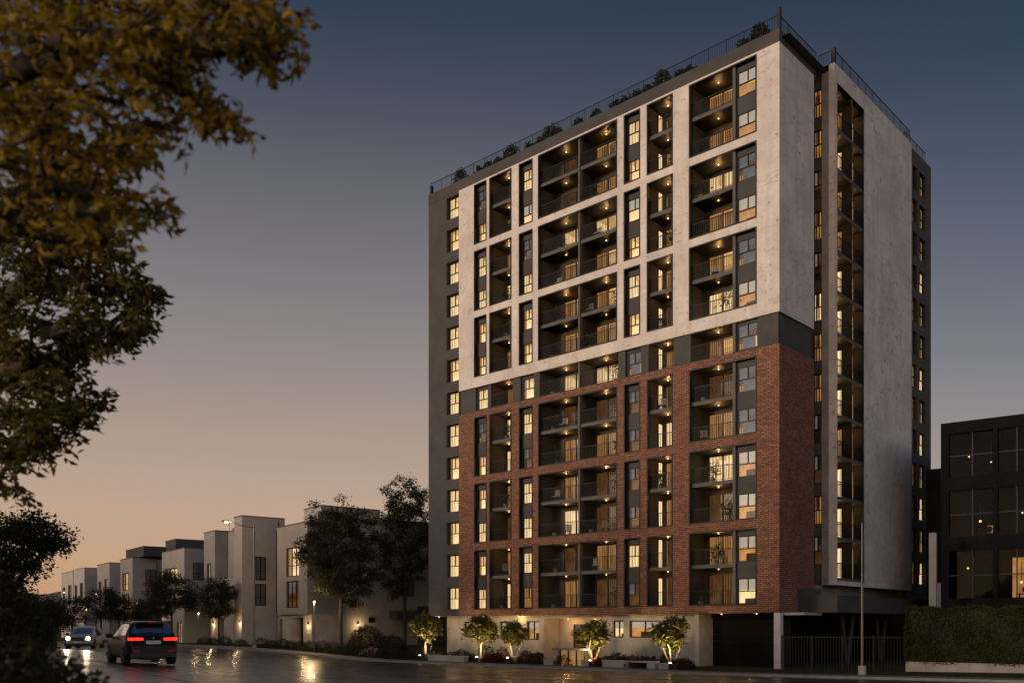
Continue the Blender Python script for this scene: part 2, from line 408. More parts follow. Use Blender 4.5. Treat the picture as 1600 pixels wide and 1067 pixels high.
# ------------------------------------------------------------------ the tower: one thing, everything fixed to it is a part
TW = thing('apartment_tower', 'tall apartment tower of pale stone over red brick with lit balconies', 'apartment building', (CX, CY, 0), TROT)
def zf(k): return 4.10 + 2.69 * k
PAIRS_BRICK, PAIRS_STONE, BAND = (0, 2, 4), (7, 9, 11), 6
ZB0, ZB1, ZS0, ZS1, ZP = 3.6, 20.12, 22.1, 38.65, 39.5
WCOL = [(-26.65, -25.27), (-21.71, -20.32), (-11.72, -10.37)]
OPEN = WCOL + [(-24.91, -22.53), (-19.73, -12.33), (-9.78, -7.71), (-6.42, -1.55)]
OPEN.sort()
def clad(name, z0, z1, pairs, mat):
    mb = MB(); holes = [(a, b, zf(k), zf(k) + 4.8) for a, b in OPEN for k in pairs]
    mb.panel(-28.45, 0, z0, z1, 0, .45, holes, 0, 1)
    mb.box(-.45, 0, .451, 4.8, z0, z1, 0)
    mb.build(name, [mat, 'dark_metal'], TW)
clad('stone_cladding', ZS0, ZS1, PAIRS_STONE, 'stone'); clad('brick_cladding', ZB0, ZB1, PAIRS_BRICK, 'brick')
# thin metal liner round every opening, a hand proud of the cladding
for k in PAIRS_BRICK + PAIRS_STONE:
    for a, b in OPEN:
        mb = MB(); mb.rectframe(a - .02, b + .02, zf(k) - .02, zf(k) + 4.82, -.035, .06, .085); mb.build('bay_surround', 'dark_metal', TW)
mb = MB()                                           # recessed storey between stone and brick, parapet, the flush dark end and the core's outer faces
mb.panel(-28.45, -.16, ZB1, ZS0, .16, .45, [(a, b, zf(BAND), zf(BAND) + 1.84) for a, b in ((WCOL[0]), (WCOL[1]), (WCOL[2]), (-24.91, -22.53), (-19.73, -12.33), (-9.78, -7.71), (-6.42, -1.55))], 0, 0)
mb.box(-.46, -.16, .46, 4.78, ZB1 + .001, ZS0 - .001)
mb.build('recessed_storey', 'dark_render', TW)
mb = MB()
SW, SH, SPITCH = (-30.0, -28.52), 1.85, 2.71
def zs_left(k): return 4.12 + SPITCH * k
mb.panel(-32.24, -28.45, 3.6, ZS1, .05, .45, [(SW[0], SW[1], zs_left(k), zs_left(k) + SH) for k in range(13)], 0, 0)
mb.quad((-32.24, .05, 3.6), (-32.24, .05, ZP), (-32.24, 24.9, ZP), (-32.24, 24.9, 3.6))
mb.quad((-32.24, 24.9, 0), (-32.24, 24.9, ZP), (.5, 24.9, ZP), (.5, 24.9, 0))
mb.build('end_wall', 'dark_render', TW)
mb = MB(); mb.box(-32.24, -.03, .03, .42, ZS1 + .002, ZP); mb.box(-.42, -.03, .421, 5.2, ZS1 + .002, ZP)
mb.build('parapet', 'dark_render', TW)
mb = MB(); mb.quad((-32.2, .42, ZP - .35), (.5, .42, ZP - .35), (.5, 24.8, ZP - .35), (-32.2, 24.8, ZP - .35)); mb.build('roof_deck', 'slab_concrete', TW)

# --- lit window and door units (meshes are made once per size and kind, then shared)
CACHE = {}
def cached(key, fn):
    if key not in CACHE: CACHE[key] = fn()
    return CACHE[key]
RM = ['room_wall_lit', 'room_ceiling_lit', 'room_floor_lit', 'room_wall_bright', 'room_wall_dim', 'blind_lit', 'blind_outside_glow', 'curtain_amber', 'curtain_cream', 'curtain_dim', 'charcoal_render']
def room(mb, w, h, wall, ceil, y0, y1, x0=0.0):
    mb.quad((x0, y1, 0), (w, y1, 0), (w, y1, h), (x0, y1, h), wall); mb.quad((x0, y0, h), (w, y0, h), (w, y1, h), (x0, y1, h), ceil)
    mb.quad((x0, y0, 0), (w, y0, 0), (w, y1, 0), (x0, y1, 0), 2 if wall != 4 else 10)
    mb.quad((x0, y0, 0), (x0, y1, 0), (x0, y1, h), (x0, y0, h), wall); mb.quad((w, y0, 0), (w, y1, 0), (w, y1, h), (w, y0, h), wall)
def fold(mb, x0, x1, z0, z1, y, m, pitch=.16):
    n = max(2, int((x1 - x0) / pitch) * 2)
    for i in range(n):
        a, b = x0 + (x1 - x0) * i / n, x0 + (x1 - x0) * (i + 1) / n
        mb.quad((a, y + .05 * (i % 2), z0), (b, y + .05 * ((i + 1) % 2), z0), (b, y + .05 * ((i + 1) % 2), z1), (a, y + .05 * (i % 2), z1), m)
def win_frame(w, h):
    mb = MB(); t = .075; mb.rectframe(0, w, 0, h, -.05, .05, t)
    mb.box(t, w - t, -.045, .045, h * .50 - .03, h * .50 + .03); mb.box(w / 2 - .03, w / 2 + .03, -.04, .04, h * .50 + .03, h - t)
    return mb.mesh('window', 'dark_metal')
def pane_mesh(w, h, name='pane'):
    mb = MB(); mb.quad((.07, .01, .07), (w - .07, .01, .07), (w - .07, .01, h - .07), (.07, .01, h - .07)); return mb.mesh(name, 'window_glass')
def win_room(w, h, kind):
    mb = MB(); r = random.Random(kind * 7 + int(w * 10))
    wall, ceil = ((3, 1), (0, 1), (3, 1), (4, 4), (0, 1), (4, 4), (3, 1))[kind]
    room(mb, w, h, wall, ceil, .06, 1.5)
    if kind == 0: fold(mb, .0, w * .46, 0, h, .12, 8); fold(mb, w * .60, w, 0, h, .12, 8)
    if kind == 1:
        mb.box(.06, w * .49, .09, .11, h * .58, h, 5); mb.box(w * .51, w - .06, .09, .11, h * (.52 + .2 * r.random()), h, 5)
        mb.box(w * .15, w * .8, .7, 1.0, 0, h * .36, 10)
    if kind == 2: fold(mb, 0, w * .2, 0, h, .12, 7); fold(mb, w * .8, w, 0, h, .12, 8)
    if kind == 3: mb.box(.06, w * .49, .09, .11, h * .53, h, 6); fold(mb, w * .74, w, 0, h, .12, 7)
    if kind == 4: fold(mb, 0, w, 0, h, .12, 7)
    if kind == 5:
        mb.box(.06, w * .49, .09, .11, h * .5, h, 6); mb.box(w * .51, w - .06, .09, .11, h * .74, h, 6); mb.box(w * .51, w - .06, .14, .16, h * .5, h * .73, 9); mb.box(w * .22, w * .8, .09, .11, 0, h * .49, 6); fold(mb, w * .8, w, 0, h * .5, .12, 8); fold(mb, 0, w * .22, 0, h * .3, .12, 7)
    if kind == 6: mb.box(.06, w - .06, .09, .11, h * .55, h, 5); mb.ball((w * .62, .9, h * .2), .22, 6, 10); mb.box(w * .05, w * .5, .8, 1.1, 0, h * .24, 10)
    return mb.mesh('lit_room', RM)
def window(x, y, z, w, h, kind, rz=0, name='window', parent=None):
    o = link(name, cached(('wf', w, h), lambda: win_frame(w, h)), parent or TW, (x, y, z), rz)
    link('pane', cached(('wp', w, h), lambda: pane_mesh(w, h)), o); link('lit_room', cached(('wr', w, h, kind), lambda: win_room(w, h, kind)), o)
    return o
def door_frame(w, h):
    mb = MB(); t = .06; mb.rectframe(0, w, 0, h, -.04, .05, t); mb.box(w / 2 - .045, w / 2 + .045, -.045, .045, t, h - t); return mb.mesh('sliding_door', 'dark_metal')
def door_room(w, h, kind):
    mb = MB(); wall, ceil = ((0, 1), (0, 1), (3, 1), (4, 4), (3, 1))[kind]
    room(mb, w, h, wall, ceil, .07, 2.0)
    if kind == 0: fold(mb, 0, w * .47, 0, h * .98, .13, 7, .2); fold(mb, w * .5, w, 0, h * .98, .16, 7, .2)
    if kind == 1: fold(mb, 0, w * .44, 0, h, .13, 7, .2); mb.box(w * .6, w * .95, .9, 1.5, 0, .75, 10)
    if kind == 2: mb.box(w * .08, w * .42, 1.0, 1.6, 0, .8, 10); fold(mb, w * .72, w, 0, h, .13, 8, .2)
    if kind == 3: fold(mb, w * .5, w, 0, h, .13, 9, .2)
    if kind == 4: fold(mb, 0, w * .3, 0, h, .13, 8, .2); fold(mb, w * .55, w, 0, h * .97, .13, 8, .2)
    return mb.mesh('lit_room', RM)
def rail_mesh(w):
    mb = MB(); n = int(w / .135)
    mb.box(0, w, -.03, .03, .96, 1.0); mb.box(.0, w, -.02, .02, .07, .10)
    for i in range(n + 1):
        x = .02 + (w - .04) * i / n; mb.box(x - .011, x + .011, -.011, .011, .10, .96)
    return mb.mesh('railing', 'dark_metal')
def lamp_mesh():
    mb = MB(); mb.lathe((0, 0, 0), [(.10, 0), (.10, -.035), (.075, -.035)], 12, 0); mb.ball((0, 0, -.05), .042, 8, 1); return mb.mesh('ceiling_lamp', ['dark_metal', 'downlight'])
GLOW = {}
def glow(parent, loc, power):
    '''The light a ceiling lamp throws.'''
    if power not in GLOW:
        l = bpy.data.lights.new('lamp_light', 'POINT'); l.energy = power; l.color = (1, .53, .19); l.shadow_soft_size = .05; GLOW[power] = l
    o = bpy.data.objects.new('lamp_light', GLOW[power]); COL.objects.link(o); o.parent = parent; o.location = loc
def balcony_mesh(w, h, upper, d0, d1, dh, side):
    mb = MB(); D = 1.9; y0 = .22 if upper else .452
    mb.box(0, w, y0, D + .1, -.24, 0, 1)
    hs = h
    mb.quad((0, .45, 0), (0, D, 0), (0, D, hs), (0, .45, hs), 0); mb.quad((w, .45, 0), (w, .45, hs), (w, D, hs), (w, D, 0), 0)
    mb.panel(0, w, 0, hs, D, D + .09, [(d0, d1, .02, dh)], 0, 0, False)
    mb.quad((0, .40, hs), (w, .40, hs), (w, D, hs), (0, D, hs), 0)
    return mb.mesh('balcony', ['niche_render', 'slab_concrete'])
def balcony(xa, xb, k, upper, h, d0, d1, kind, corner=False):
    w = round(xb - xa, 2); dh = min(2.12, h - .12)
    o = link('balcony', cached(('b', w, upper, h, d0), lambda: balcony_mesh(w, h, upper, d0, d1, dh, corner)), TW, (xa, 0, zf(k)))
    ry = .30 if upper else .20
    link('railing', cached(('r', w), lambda: rail_mesh(w)), o, (0, ry, 0))
    dw = round(d1 - d0, 2)
    d = link('sliding_door', cached(('df', dw, dh), lambda: door_frame(dw, dh - .02)), o, (d0, 1.93, .02))
    link('door_glass', cached(('dp', dw, dh), lambda: pane_mesh(dw, dh - .02, 'door_glass')), o, (d0, 1.93, .02))
    link('lit_room', cached(('dr', dw, dh, kind), lambda: door_room(dw, dh - .02, kind)), o, (d0, 1.93, .02))
    link('ceiling_lamp', cached('lamp', lamp_mesh), o, (w * .52, .95, h)); glow(o, (w * .52, .95, h - .16), 19)
    if corner:
        mb = MB(); mb.rectframe(0, .52, 0, 2.0, -.02, .02, .04, 0); mb.quad((.04, .0, .04), (.48, .0, .04), (.48, 0, 1.96), (.04, 0, 1.96), 1)
        link('side_light', cached('sl', lambda: mb.mesh('side_light', ['dark_metal', 'curtain_cream'])), o, (.03, 1.32, .02), R(90))
    return o
rk = random.Random(21)
def pick(ws): return rk.choices(range(len(ws)), ws)[0]
for k in range(13):
    upper = k in (1, 3, 5, 8, 10, 12); h = 1.84 if k == BAND else (2.11 if upper else 2.45)
    top = k >= 8
    for i, (a, b) in enumerate(WCOL):
        w = round(b - a, 2)
        kind = pick((6, 2, 3, 3, 2, 3, 2)) if k < 7 or i == 1 else pick((5, 2, 4, 4, 1, 3, 2))
        if i == 2 and k in (4, 5, 3, 2): kind = 3
        if i == 2 and k in (7, 8, 9, 10, 11): kind = (2, 0, 2, 6, 2)[k - 7]
        mb = MB(); z0 = .04; wh = 1.62
        window(a + .08, .40, zf(k) + .04, round(w - .16, 2), wh, kind)
        zt = (h if (upper or k == BAND) else 2.69)
        mb.panel(a, b, zf(k), zf(k) + zt, .34, .44, [(a + .08, b - .08, zf(k) + .04, zf(k) + .04 + wh)], 0, 0, False)
        mb.build('spandrel', 'dark_render', TW)
    Wd = lambda: pick((4, 2, 2, 4, 2) if not top else (7, 2, 1, 2.5, 1))
    balcony(-24.91, -22.53, k, upper, h, .08, 1.7, Wd())
    balcony(-19.73, -15.93, k, upper, h, .95, 3.35, Wd())
    balcony(-15.79, -12.33, k, upper, h, .10, 2.35, Wd())
    balcony(-9.78, -7.71, k, upper, h, .22, 1.75, Wd(), True)
    kd = Wd(); kd = 3 if k in (0, 2) else kd
    balcony(-6.42, -3.28, k, upper, h, .30, 2.5, kd)
    # corner flat's big window right of its balcony
    mb = MB(); zt = (h if (upper or k == BAND) else 2.69)
    a, b = -3.08, -1.55; kind = (6, 1, 1, 1, 5, 5, 5, 1, 5, 1, 5, 1, 1)[k]
    window(a + .04, .36, zf(k) + .05, 1.45, 1.66, kind)
    mb.panel(a, b, zf(k), zf(k) + zt, .31, .42, [(a + .04, a + 1.49, zf(k) + .05, zf(k) + 1.71)], 0, 0, False); mb.build('spandrel', 'dark_render', TW)
    window(SW[0], .40, zs_left(k), 1.48, SH, (0, 0, 2, 0, 2, 0, 0, 2, 0, 0, 0, 2, 0)[k])
for k in PAIRS_BRICK + PAIRS_STONE + (BAND,):      # slim fins between neighbouring balconies
    zt = 1.84 if k == BAND else 4.8
    for a, b in ((-15.93, -15.79), (-3.28, -3.08)):
        mb = MB(); mb.box(a, b, .12, 1.95, zf(k), zf(k) + zt); mb.build('balcony_divider', 'slab_concrete', TW)

# --- right-hand side: slot with narrow lights, second stone slab with its stack of balconies, dark end
MR = Matrix(((0, -1, 0, 1.0), (1, 0, 0, 0), (0, 0, 1, 0), (0, 0, 0, 1)))    # panel frame -> facing +x at x = 1
YS, ZQ0, ZQ1, PIT = 5.7, 5.45, 39.5, 2.69
mb = MB(MR); mb.panel(YS, 19.5, ZQ0, ZQ1, 0, .4, [(6.1, 10.46, 5.75, 38.35)], 0, 1); mb.build('side_slab', ['stone', 'dark_metal'], TW)
mb = MB(); mb.box(.12, .998, YS + .005, YS + .3, ZQ0, ZQ1 - .4); mb.build('return_wall', 'grey_concrete', TW)
mb = MB(); mb.panel(-2.2, .12, 3.6, ZP, 5.85, 6.0, [(-.55, .06, zf(k) + .0, zf(k) + 1.9) for k in range(1, 13)], 0, 0, False); mb.quad((-2.2, 4.8, 3.6), (-2.2, 5.85, 3.6), (-2.2, 5.85, ZP), (-2.2, 4.8, ZP)); mb.build('slot_wall', 'dark_render', TW)
mb = MB(); mb.quad((1.0, 19.5, ZQ0), (.6, 19.5, ZQ0), (.6, 19.5, ZP), (1.0, 19.5, ZP)); mb.quad((1.0, YS, ZQ1), (1, 19.5, ZQ1), (-.2, 19.5, ZQ1), (-.2, YS, ZQ1)); mb.quad((1.0, YS, ZQ0), (1, 19.5, ZQ0), (-1.2, 19.5, ZQ0), (-1.2, YS, ZQ0)); mb.build('slab_soffit', 'slab_concrete', TW)
for k in range(1, 13): window(-.55, 5.95, zf(k), .61, 1.9, (4, 3, 4, 3, 3, 4, 4, 0, 3, 4, 3, 4, 4)[k], name='slot_window')
def side_cell(w, seed):
    mb = MB(); D = 1.55
    mb.box(0, w, .1, D, -.22, 0, 1)
    mb.quad((0, .4, 0), (0, D, 0), (0, D, 2.47), (0, .4, 2.47)); mb.quad((w, .05, 0), (w, D, 0), (w, D, 2.47), (w, .05, 2.47)); mb.quad((0, D, 0), (w, D, 0), (w, D, 2.47), (0, D, 2.47)); mb.quad((0, .1, 2.472), (w, .1, 2.472), (w, D, 2.472), (0, D, 2.472))
    return mb.mesh('side_balcony', ['niche_render', 'slab_concrete'])
def side_glaze(hi):
    mb = MB(); mb.rectframe(0, .84, 0, 2.1, -.03, .03, .05, 0); mb.box(.05, .79, -.03, .03, 1.0, 1.05); mb.quad((.05, .0, .05), (.79, 0, .05), (.79, 0, 2.05), (.05, 0, 2.05), 1)
    return mb.mesh('side_light', ['dark_metal', hi])
for k in range(12):
    for y0, y1 in ((6.1, 8.56), (8.72, 10.46)):
        w = round(y1 - y0, 2)
        o = link('side_balcony', cached(('sc', w), lambda: side_cell(w, 1)), TW, (1.0, y0, 5.95 + PIT * k), R(90))
        link('railing', cached(('r', w), lambda: rail_mesh(w)), o, (0, .16, 0))
        # glazed light in the far wall of the cell, facing back towards the street
        hi = 'curtain_cream' if rk.random() < .75 else 'curtain_amber'
        link('side_light', cached(('sg', hi), lambda: side_glaze(hi)), o, (w - .045, 1.54, .04), R(-90))
        link('ceiling_lamp', cached('lamp', lamp_mesh), o, (w * .42, .75, 2.46)); glow(o, (w * .42, .75, 2.3), 15)
mb = MB(); mb.box(-.55, .93, 8.56, 8.72, 5.75, 38.35); mb.build('balcony_divider', 'slab_concrete', TW)
ME = Matrix(((0, -1, 0, .6), (1, 0, 0, 0), (0, 0, 1, 0), (0, 0, 0, 1)))
EZ = [6.0 + 2.56 * k for k in range(13)]
mb = MB(ME); mb.panel(19.5, 24.9, 4.3, 39.75, 0, .3, [(20.85, 21.8, z, z + 1.8) for z in EZ] + [(22.3, 23.7, z, z + 1.8) for z in EZ], 0, 0); mb.build('rear_wall', 'dark_render', TW)
for i, z in enumerate(EZ):
    window(.36, 20.85, z, .95, 1.8, (4, 3, 3, 4, 3, 4, 2, 3, 4, 3, 3, 4, 3)[i], R(90)); window(.36, 22.3, z, 1.4, 1.8, (2, 4, 2, 4, 0, 4, 2, 4, 4, 0, 4, 4, 4)[i], R(90))

# --- roof railing with corner posts
def rail_run(mb, p0, p1, h=.95, step=.16):
    p0, p1 = Vector(p0), Vector(p1); d = p1 - p0; n = max(1, int(d.length / step)); zz = Vector((0, 0, 1))
    mb.tube(p0 + zz * h, p1 + zz * h, .03, None, 6); mb.tube(p0 + zz * .08, p1 + zz * .08, .018, None, 4)
    for i in range(n + 1):
        q = p0.lerp(p1, i / n); mb.tube(q, q + zz * h, .026 if i % 8 == 0 else .011, None, 4, 0, False)
mb = MB()
for a, b in (((-32.1, .2, ZP), (-.1, .2, ZP)), ((-.15, .2, ZP), (-.15, 5.4, ZP)), ((-.15, 5.85, ZQ1), (.88, 5.85, ZQ1)), ((.88, 5.85, ZQ1), (.88, 19.4, ZQ1)), ((.88, 19.4, ZQ1), (.4, 19.6, ZQ1)), ((.4, 19.6, 39.75), (.4, 24.2, 39.75))): rail_run(mb, a, b)
mb.build('roof_railing', 'dark_metal', TW)
for x, y, h in ((-.12, .2, 1.35), (-32.05, .22, .75), (.88, 5.85, 1.05)):
    mb = MB(); mb.box(x - .11, x + .11, y - .11, y + .11, ZP, ZP + h); mb.build('railing_post', 'dark_metal', TW)

# --- street level: recessed concrete base, windows, entrance, garage, canopy on the right
YB = .85
GW = [(-28.75, -27.35, 1.85, 3.15), (-24.6, -23.4, 1.85, 3.15), (-21.7, -20.4, 1.7, 3.15), (-13.35, -12.4, 1.95, 3.15), (-11.9, -9.35, 1.95, 3.15), (-8.95, -7.35, 1.95, 3.15)]
mb = MB(); mb.panel(-30.6, -6.25, 0, 3.6, YB, YB + .35, GW + [(-19.9, -14.4, 0, 3.35)], 0, 0); mb.build('base_wall', 'light_concrete', TW)
mb = MB(); mb.panel(-32.24, -30.6, 0, 3.6, 2.2, 2.4, [(-31.9, -31.1, 0, 2.4)], 0, 0); mb.quad((-30.6, YB, 0), (-30.6, 2.2, 0), (-30.6, 2.2, 3.6), (-30.6, YB, 3.6)); mb.build('side_porch', 'light_concrete', TW)
mb = MB(); mb.quad((-32.24, .02, 3.598), (-.05, .02, 3.598), (-.05, 3.0, 3.598), (-32.24, 3.0, 3.598)); mb.build('overhang_soffit', 'light_concrete', TW)
def gwin(w, h):
    mb = MB(); mb.rectframe(0, w, 0, h, -.05, .05, .08)
    for i in range(1, max(2, round(w / 1.2))): mb.box(w * i / max(2, round(w / 1.2)) - .04, w * i / max(2, round(w / 1.2)) + .04, -.045, .045, .08, h - .08)
    return mb.mesh('ground_window', 'dark_metal')
for i, (a, b, c, d) in enumerate(GW):
    w, h = round(b - a, 2), round(d - c, 2); o = link('ground_window', gwin(w, h), TW, (a, YB + .2, c))
    link('pane', pane_mesh(w, h), o); link('lit_room', cached(('wr', w, h, (1, 6)[i % 2]), lambda: win_room(w, h, (1, 6)[i % 2])), o)
mb = MB()                                           # entrance recess: back wall, two glazed doors, ceiling
mb.panel(-19.9, -14.4, 0, 3.35, 2.6, 2.75, [(-18.4, -16.9, 1.1, 2.9), (-16.5, -15.6, 0, 2.7)], 0, 0)
mb.quad((-19.9, YB + .35, 0), (-19.9, 2.6, 0), (-19.9, 2.6, 3.35), (-19.9, YB + .35, 3.35)); mb.quad((-14.4, YB + .35, 0), (-14.4, 2.6, 0), (-14.4, 2.6, 3.35), (-14.4, YB + .35, 3.35)); mb.quad((-19.9, YB + .35, 3.35), (-14.4, YB + .35, 3.35), (-14.4, 2.6, 3.35), (-19.9, 2.6, 3.35))
e = mb.build('entrance_recess', 'light_concrete', TW)
o = link('entrance_window', cached(('wf', 1.5, 1.8), lambda: win_frame(1.5, 1.8)), TW, (-18.4, 2.65, 1.1)); link('lit_room', win_room(1.5, 1.8, 3), o); link('pane', pane_mesh(1.5, 1.8), o)
o = link('entrance_door', door_frame(.9, 2.7), TW, (-16.5, 2.66, 0)); link('lit_room', door_room(.9, 2.7, 3), o); link('door_glass', pane_mesh(.9, 2.7), o)
for x, y in ((-18.2, 1.7), (-15.6, 1.7)): link('ceiling_lamp', cached('lamp', lamp_mesh), TW, (x, y, 3.35)); glow(TW, (x, y, 3.2), 45)
for x in (-31.4, -22.2, -4.3, -1.8): link('ceiling_lamp', cached('lamp', lamp_mesh), TW, (x, .5, 3.597)); glow(TW, (x, .4, 3.45), 35 if x < -10 else 9)
mb = MB(); mb.quad((-6.25, YB, 0), (-6.25, 2.4, 0), (-6.25, 2.4, 3.6), (-6.25, YB, 3.6)); mb.box(-6.25, -5.95, 0.4, 2.4, 0, 3.6); mb.build('garage_jamb', 'light_concrete', TW)
mb = MB()
for i in range(8): mb.box(-5.95, -.3, 2.2 + .012 * (i % 2), 2.3, .02 + .44 * i, .44 + .44 * i)
mb.build('garage_door', 'garage_dark', TW)
mb = MB(); mb.box(-5.95, -.35, 2.0, 2.35, 3.3, 3.59); mb.build('garage_header', 'garage_dark', TW)
mb = MB(); mb.box(-.38, .04, .02, .42, -.3, 3.59); mb.build('corner_column', 'stone', TW)
mb = MB(); mb.quad((-.2, 2.3, 0), (-.2, 2.3, 3.6), (-2.6, 5, 3.6), (-2.6, 5, 0)); mb.quad((-2.6, 5, 0), (-2.6, 24.9, 0), (-2.6, 24.9, 5.45), (-2.6, 5, 5.45)); mb.quad((-.45, .42, 3.59), (-2.6, .42, 3.59), (-2.6, 6, 3.59), (-.45, 6, 3.59)); mb.build('undercroft', 'garage_dark', TW)
mb = MB(); mb.box(-.6, 2.3, 3.1, 24.6, 3.62, 4.7); mb.box(-.4, .5, 2.5, 4.79, 3.61, 5.15); mb.build('podium', 'charcoal_render', TW)
mb = MB(); mb.quad((.06, .45, 3.62), (2.3, 3.2, 3.61), (-.4, 6.2, 3.5), (-.4, .45, 3.5)); mb.box(.02, 1.35, .45, 3.05, 3.44, 3.60); mb.build('canopy', 'light_concrete', TW)
mb = MB(); mb.quad((-.2, 6, 4.7), (-.2, 24.9, 4.7), (-.2, 24.9, 5.46), (-.2, 6, 5.46)); mb.box(-.6, .1, 5.1, 5.95, 4.7, 5.45); mb.build('podium_wall', 'grey_concrete', TW)
for y in (9.5, 15.5):
    mb = MB(); mb.tube((0.2, y, 0), (0.2, y - 1.0, 3.6), .16, .2, 8); mb.tube((0.2, y, 0), (0.2, y + 1.0, 3.6), .16, .2, 8); mb.build('branching_column', 'charcoal_render', TW)

# ------------------------------------------------------------------ plants
def leaves_mesh(name, pts, size, mat, rng, droop=.3, aspect=.46, tris=False):
    """Many pointed leaves, each two faces folded along its rib; pts is an (n,3) array."""
    n = len(pts); d = rng.normal(size=(n, 3)); d[:, 2] = d[:, 2] * .6 - droop; d /= np.linalg.norm(d, axis=1)[:, None]
    q = rng.normal(size=(n, 3)); s = np.cross(d, q); s /= np.maximum(np.linalg.norm(s, axis=1), 1e-6)[:, None]; up = np.cross(s, d)
    L = (size * (.65 + .7 * rng.random(n)))[:, None]; w = L * aspect * .5
    a = pts; b = pts + d * L * .45 + s * w + up * L * .10; c = pts + d * L; e = pts + d * L * .45 - s * w + up * L * .10
    V = np.stack([a, b, c, e], 1).reshape(-1, 3); me = bpy.data.meshes.new(name)
    me.vertices.add(4 * n); me.vertices.foreach_set('co', V.astype(np.float32).ravel())
    if tris:
        idx = np.stack([np.arange(n) * 4 + k for k in (0, 1, 2, 0, 2, 3)], 1).ravel(); m, k = 2 * n, 3
    else:
        idx = np.arange(4 * n); m, k = n, 4
    me.loops.add(len(idx)); me.loops.foreach_set('vertex_index', idx.astype(np.int32))
    me.polygons.add(m); me.polygons.foreach_set('loop_start', (np.arange(m) * k).astype(np.int32)); me.polygons.foreach_set('loop_total', np.full(m, k, np.int32))
    me.materials.append(MATS[mat]); me.update(calc_edges=True); me.validate(); return me

def skeleton(mb, base, stems, centers, r0, rng, wig=.12):
    """Limbs grown from the stems to every leaf cluster; each limb thickens with what it carries."""
    nodes = [list(map(float, base))]; par = [-1]
    for st in stems:
        prev = 0
        for p in st: nodes.append(list(p)); par.append(prev); prev = len(nodes) - 1
    ns = len(nodes); tops = list(range(1, ns))
    order = sorted(range(len(centers)), key=lambda i: min(np.linalg.norm(np.array(nodes[t]) - centers[i]) for t in tops)); tips = []
    for i in order:
        c = centers[i]; A = np.array(nodes[1:]); dv = c - A
        dist = np.linalg.norm(dv, axis=1) + np.maximum(0, A[:, 2] - c[2]) * 1.2; j = int(np.argmin(dist)) + 1
        p = np.array(nodes[j]); m = p + (c - p) * .55 + rng.normal(size=3) * wig * np.linalg.norm(c - p) + np.array([0, 0, .05 * np.linalg.norm(c - p)])
        nodes.append(list(m)); par.append(j); nodes.append(list(c)); par.append(len(nodes) - 2); tips.append(len(nodes) - 1)
    wt = [0.0] * len(nodes)
    for t in tips: wt[t] += 1
    for i in range(len(nodes) - 1, 0, -1): wt[par[i]] += max(wt[i], .3)
    tot = max(wt[0], 1)
    rad = [max(.006, r0 * (max(w, .5) / tot) ** .46) for w in wt]
    for i in range(1, len(nodes)):
        j = par[i]; ra = min(rad[j], rad[i] * 1.6) if j != 0 else rad[i] * 1.1
        mb.tube(nodes[j], nodes[i], ra, rad[i], 7 if rad[i] > .03 else 4, 0, False)

def crown_points(n, fn, rng):
    """n cluster centres from the unit-ball shape fn(p)->bool."""
    out = []
    while len(out) < n:
        p = rng.uniform(-1, 1, 3)
        if np.linalg.norm(p) < 1 and fn(p): out.append(p)
    return np.array(out)

def tree(name, label, cat, base, crown_c, crown_r, trunk_h, r0, ncl, per, leaf, spread, mats, seed, group=None, stems=None, shell=.25, droop=.3, parts=('trunk', 'crown'), bark='bark', lob=6, taper=.12, aspect=.46):
    rng = np.random.default_rng(seed); base = Vector(base); cr = np.array(crown_r); cc = np.array(crown_c)
    lobes = rng.normal(size=(lob, 3)); lobes /= np.linalg.norm(lobes, axis=1)[:, None]
    def ok(p):
        r = np.linalg.norm(p)
        if r < shell: return False
        lim = (1.0 - taper * max(0.0, p[2])) * (.44 + .56 * max(0, float(np.max(lobes @ (p / max(r, 1e-6)))) - .35) / .65)
        return r < lim
    C = cc + crown_points(ncl, ok, rng) * cr
    t = thing(name, label, cat, base, 0, group)
    if stems is None: stems = [[(rng.normal() * .03, rng.normal() * .03, trunk_h * .5), (cc[0] * .2 + rng.normal() * .06, cc[1] * .2, trunk_h), (cc[0] * .6, cc[1] * .6, trunk_h + (cc[2] - trunk_h) * .5 + .01)]]
    mb = MB(); skeleton(mb, (0, 0, -.1), stems, C, r0, rng); mb.build(parts[0], bark, t)
    pts = np.concatenate([c + rng.normal(size=(per, 3)) * np.array([spread, spread, spread * .62]) for c in C])
    link(parts[1], leaves_mesh(parts[1], pts, leaf, mats, rng, droop, aspect), t)
    return t

def shrub(name, label, cat, loc, rx, ry, h, n, leaf, mat, seed, group=None, flowers=None):
    rng = np.random.default_rng(seed); p = rng.normal(size=(n, 3)); p /= np.linalg.norm(p, axis=1)[:, None]
    bl = rng.normal(size=(7, 3)); bl /= np.linalg.norm(bl, axis=1)[:, None]
    rr = (.72 + .3 * np.clip(np.max(p @ bl.T, 1) - .3, 0, 1)) * (.55 + .45 * rng.random(n) ** .35)
    q = p * rr[:, None]; q[:, 2] = np.abs(q[:, 2]); pts = q * np.array([rx, ry, h])
    t = thing(name, label, cat, loc, 0, group); link('foliage', leaves_mesh('foliage', pts, leaf, mat, rng, -.15), t)
    mb = MB()
    for i in range(7):
        a = i * math.tau / 7; mb.tube((0, 0, -.05), (rx * .5 * math.cos(a), ry * .5 * math.sin(a), h * .6), .025, .008, 5)
    mb.build('stem', 'bark', t)
    if flowers:
        k = rng.choice(n, flowers[0], replace=False); f = MB()
        for i in k:
            if pts[i][2] > h * .25:
                for j in range(3): f.ball(pts[i] * 1.04 + rng.normal(size=3) * flowers[1] * .8, flowers[1] * (.6 + .5 * rng.random()), 5)
        f.build('blossom', flowers[2], t)
    return t

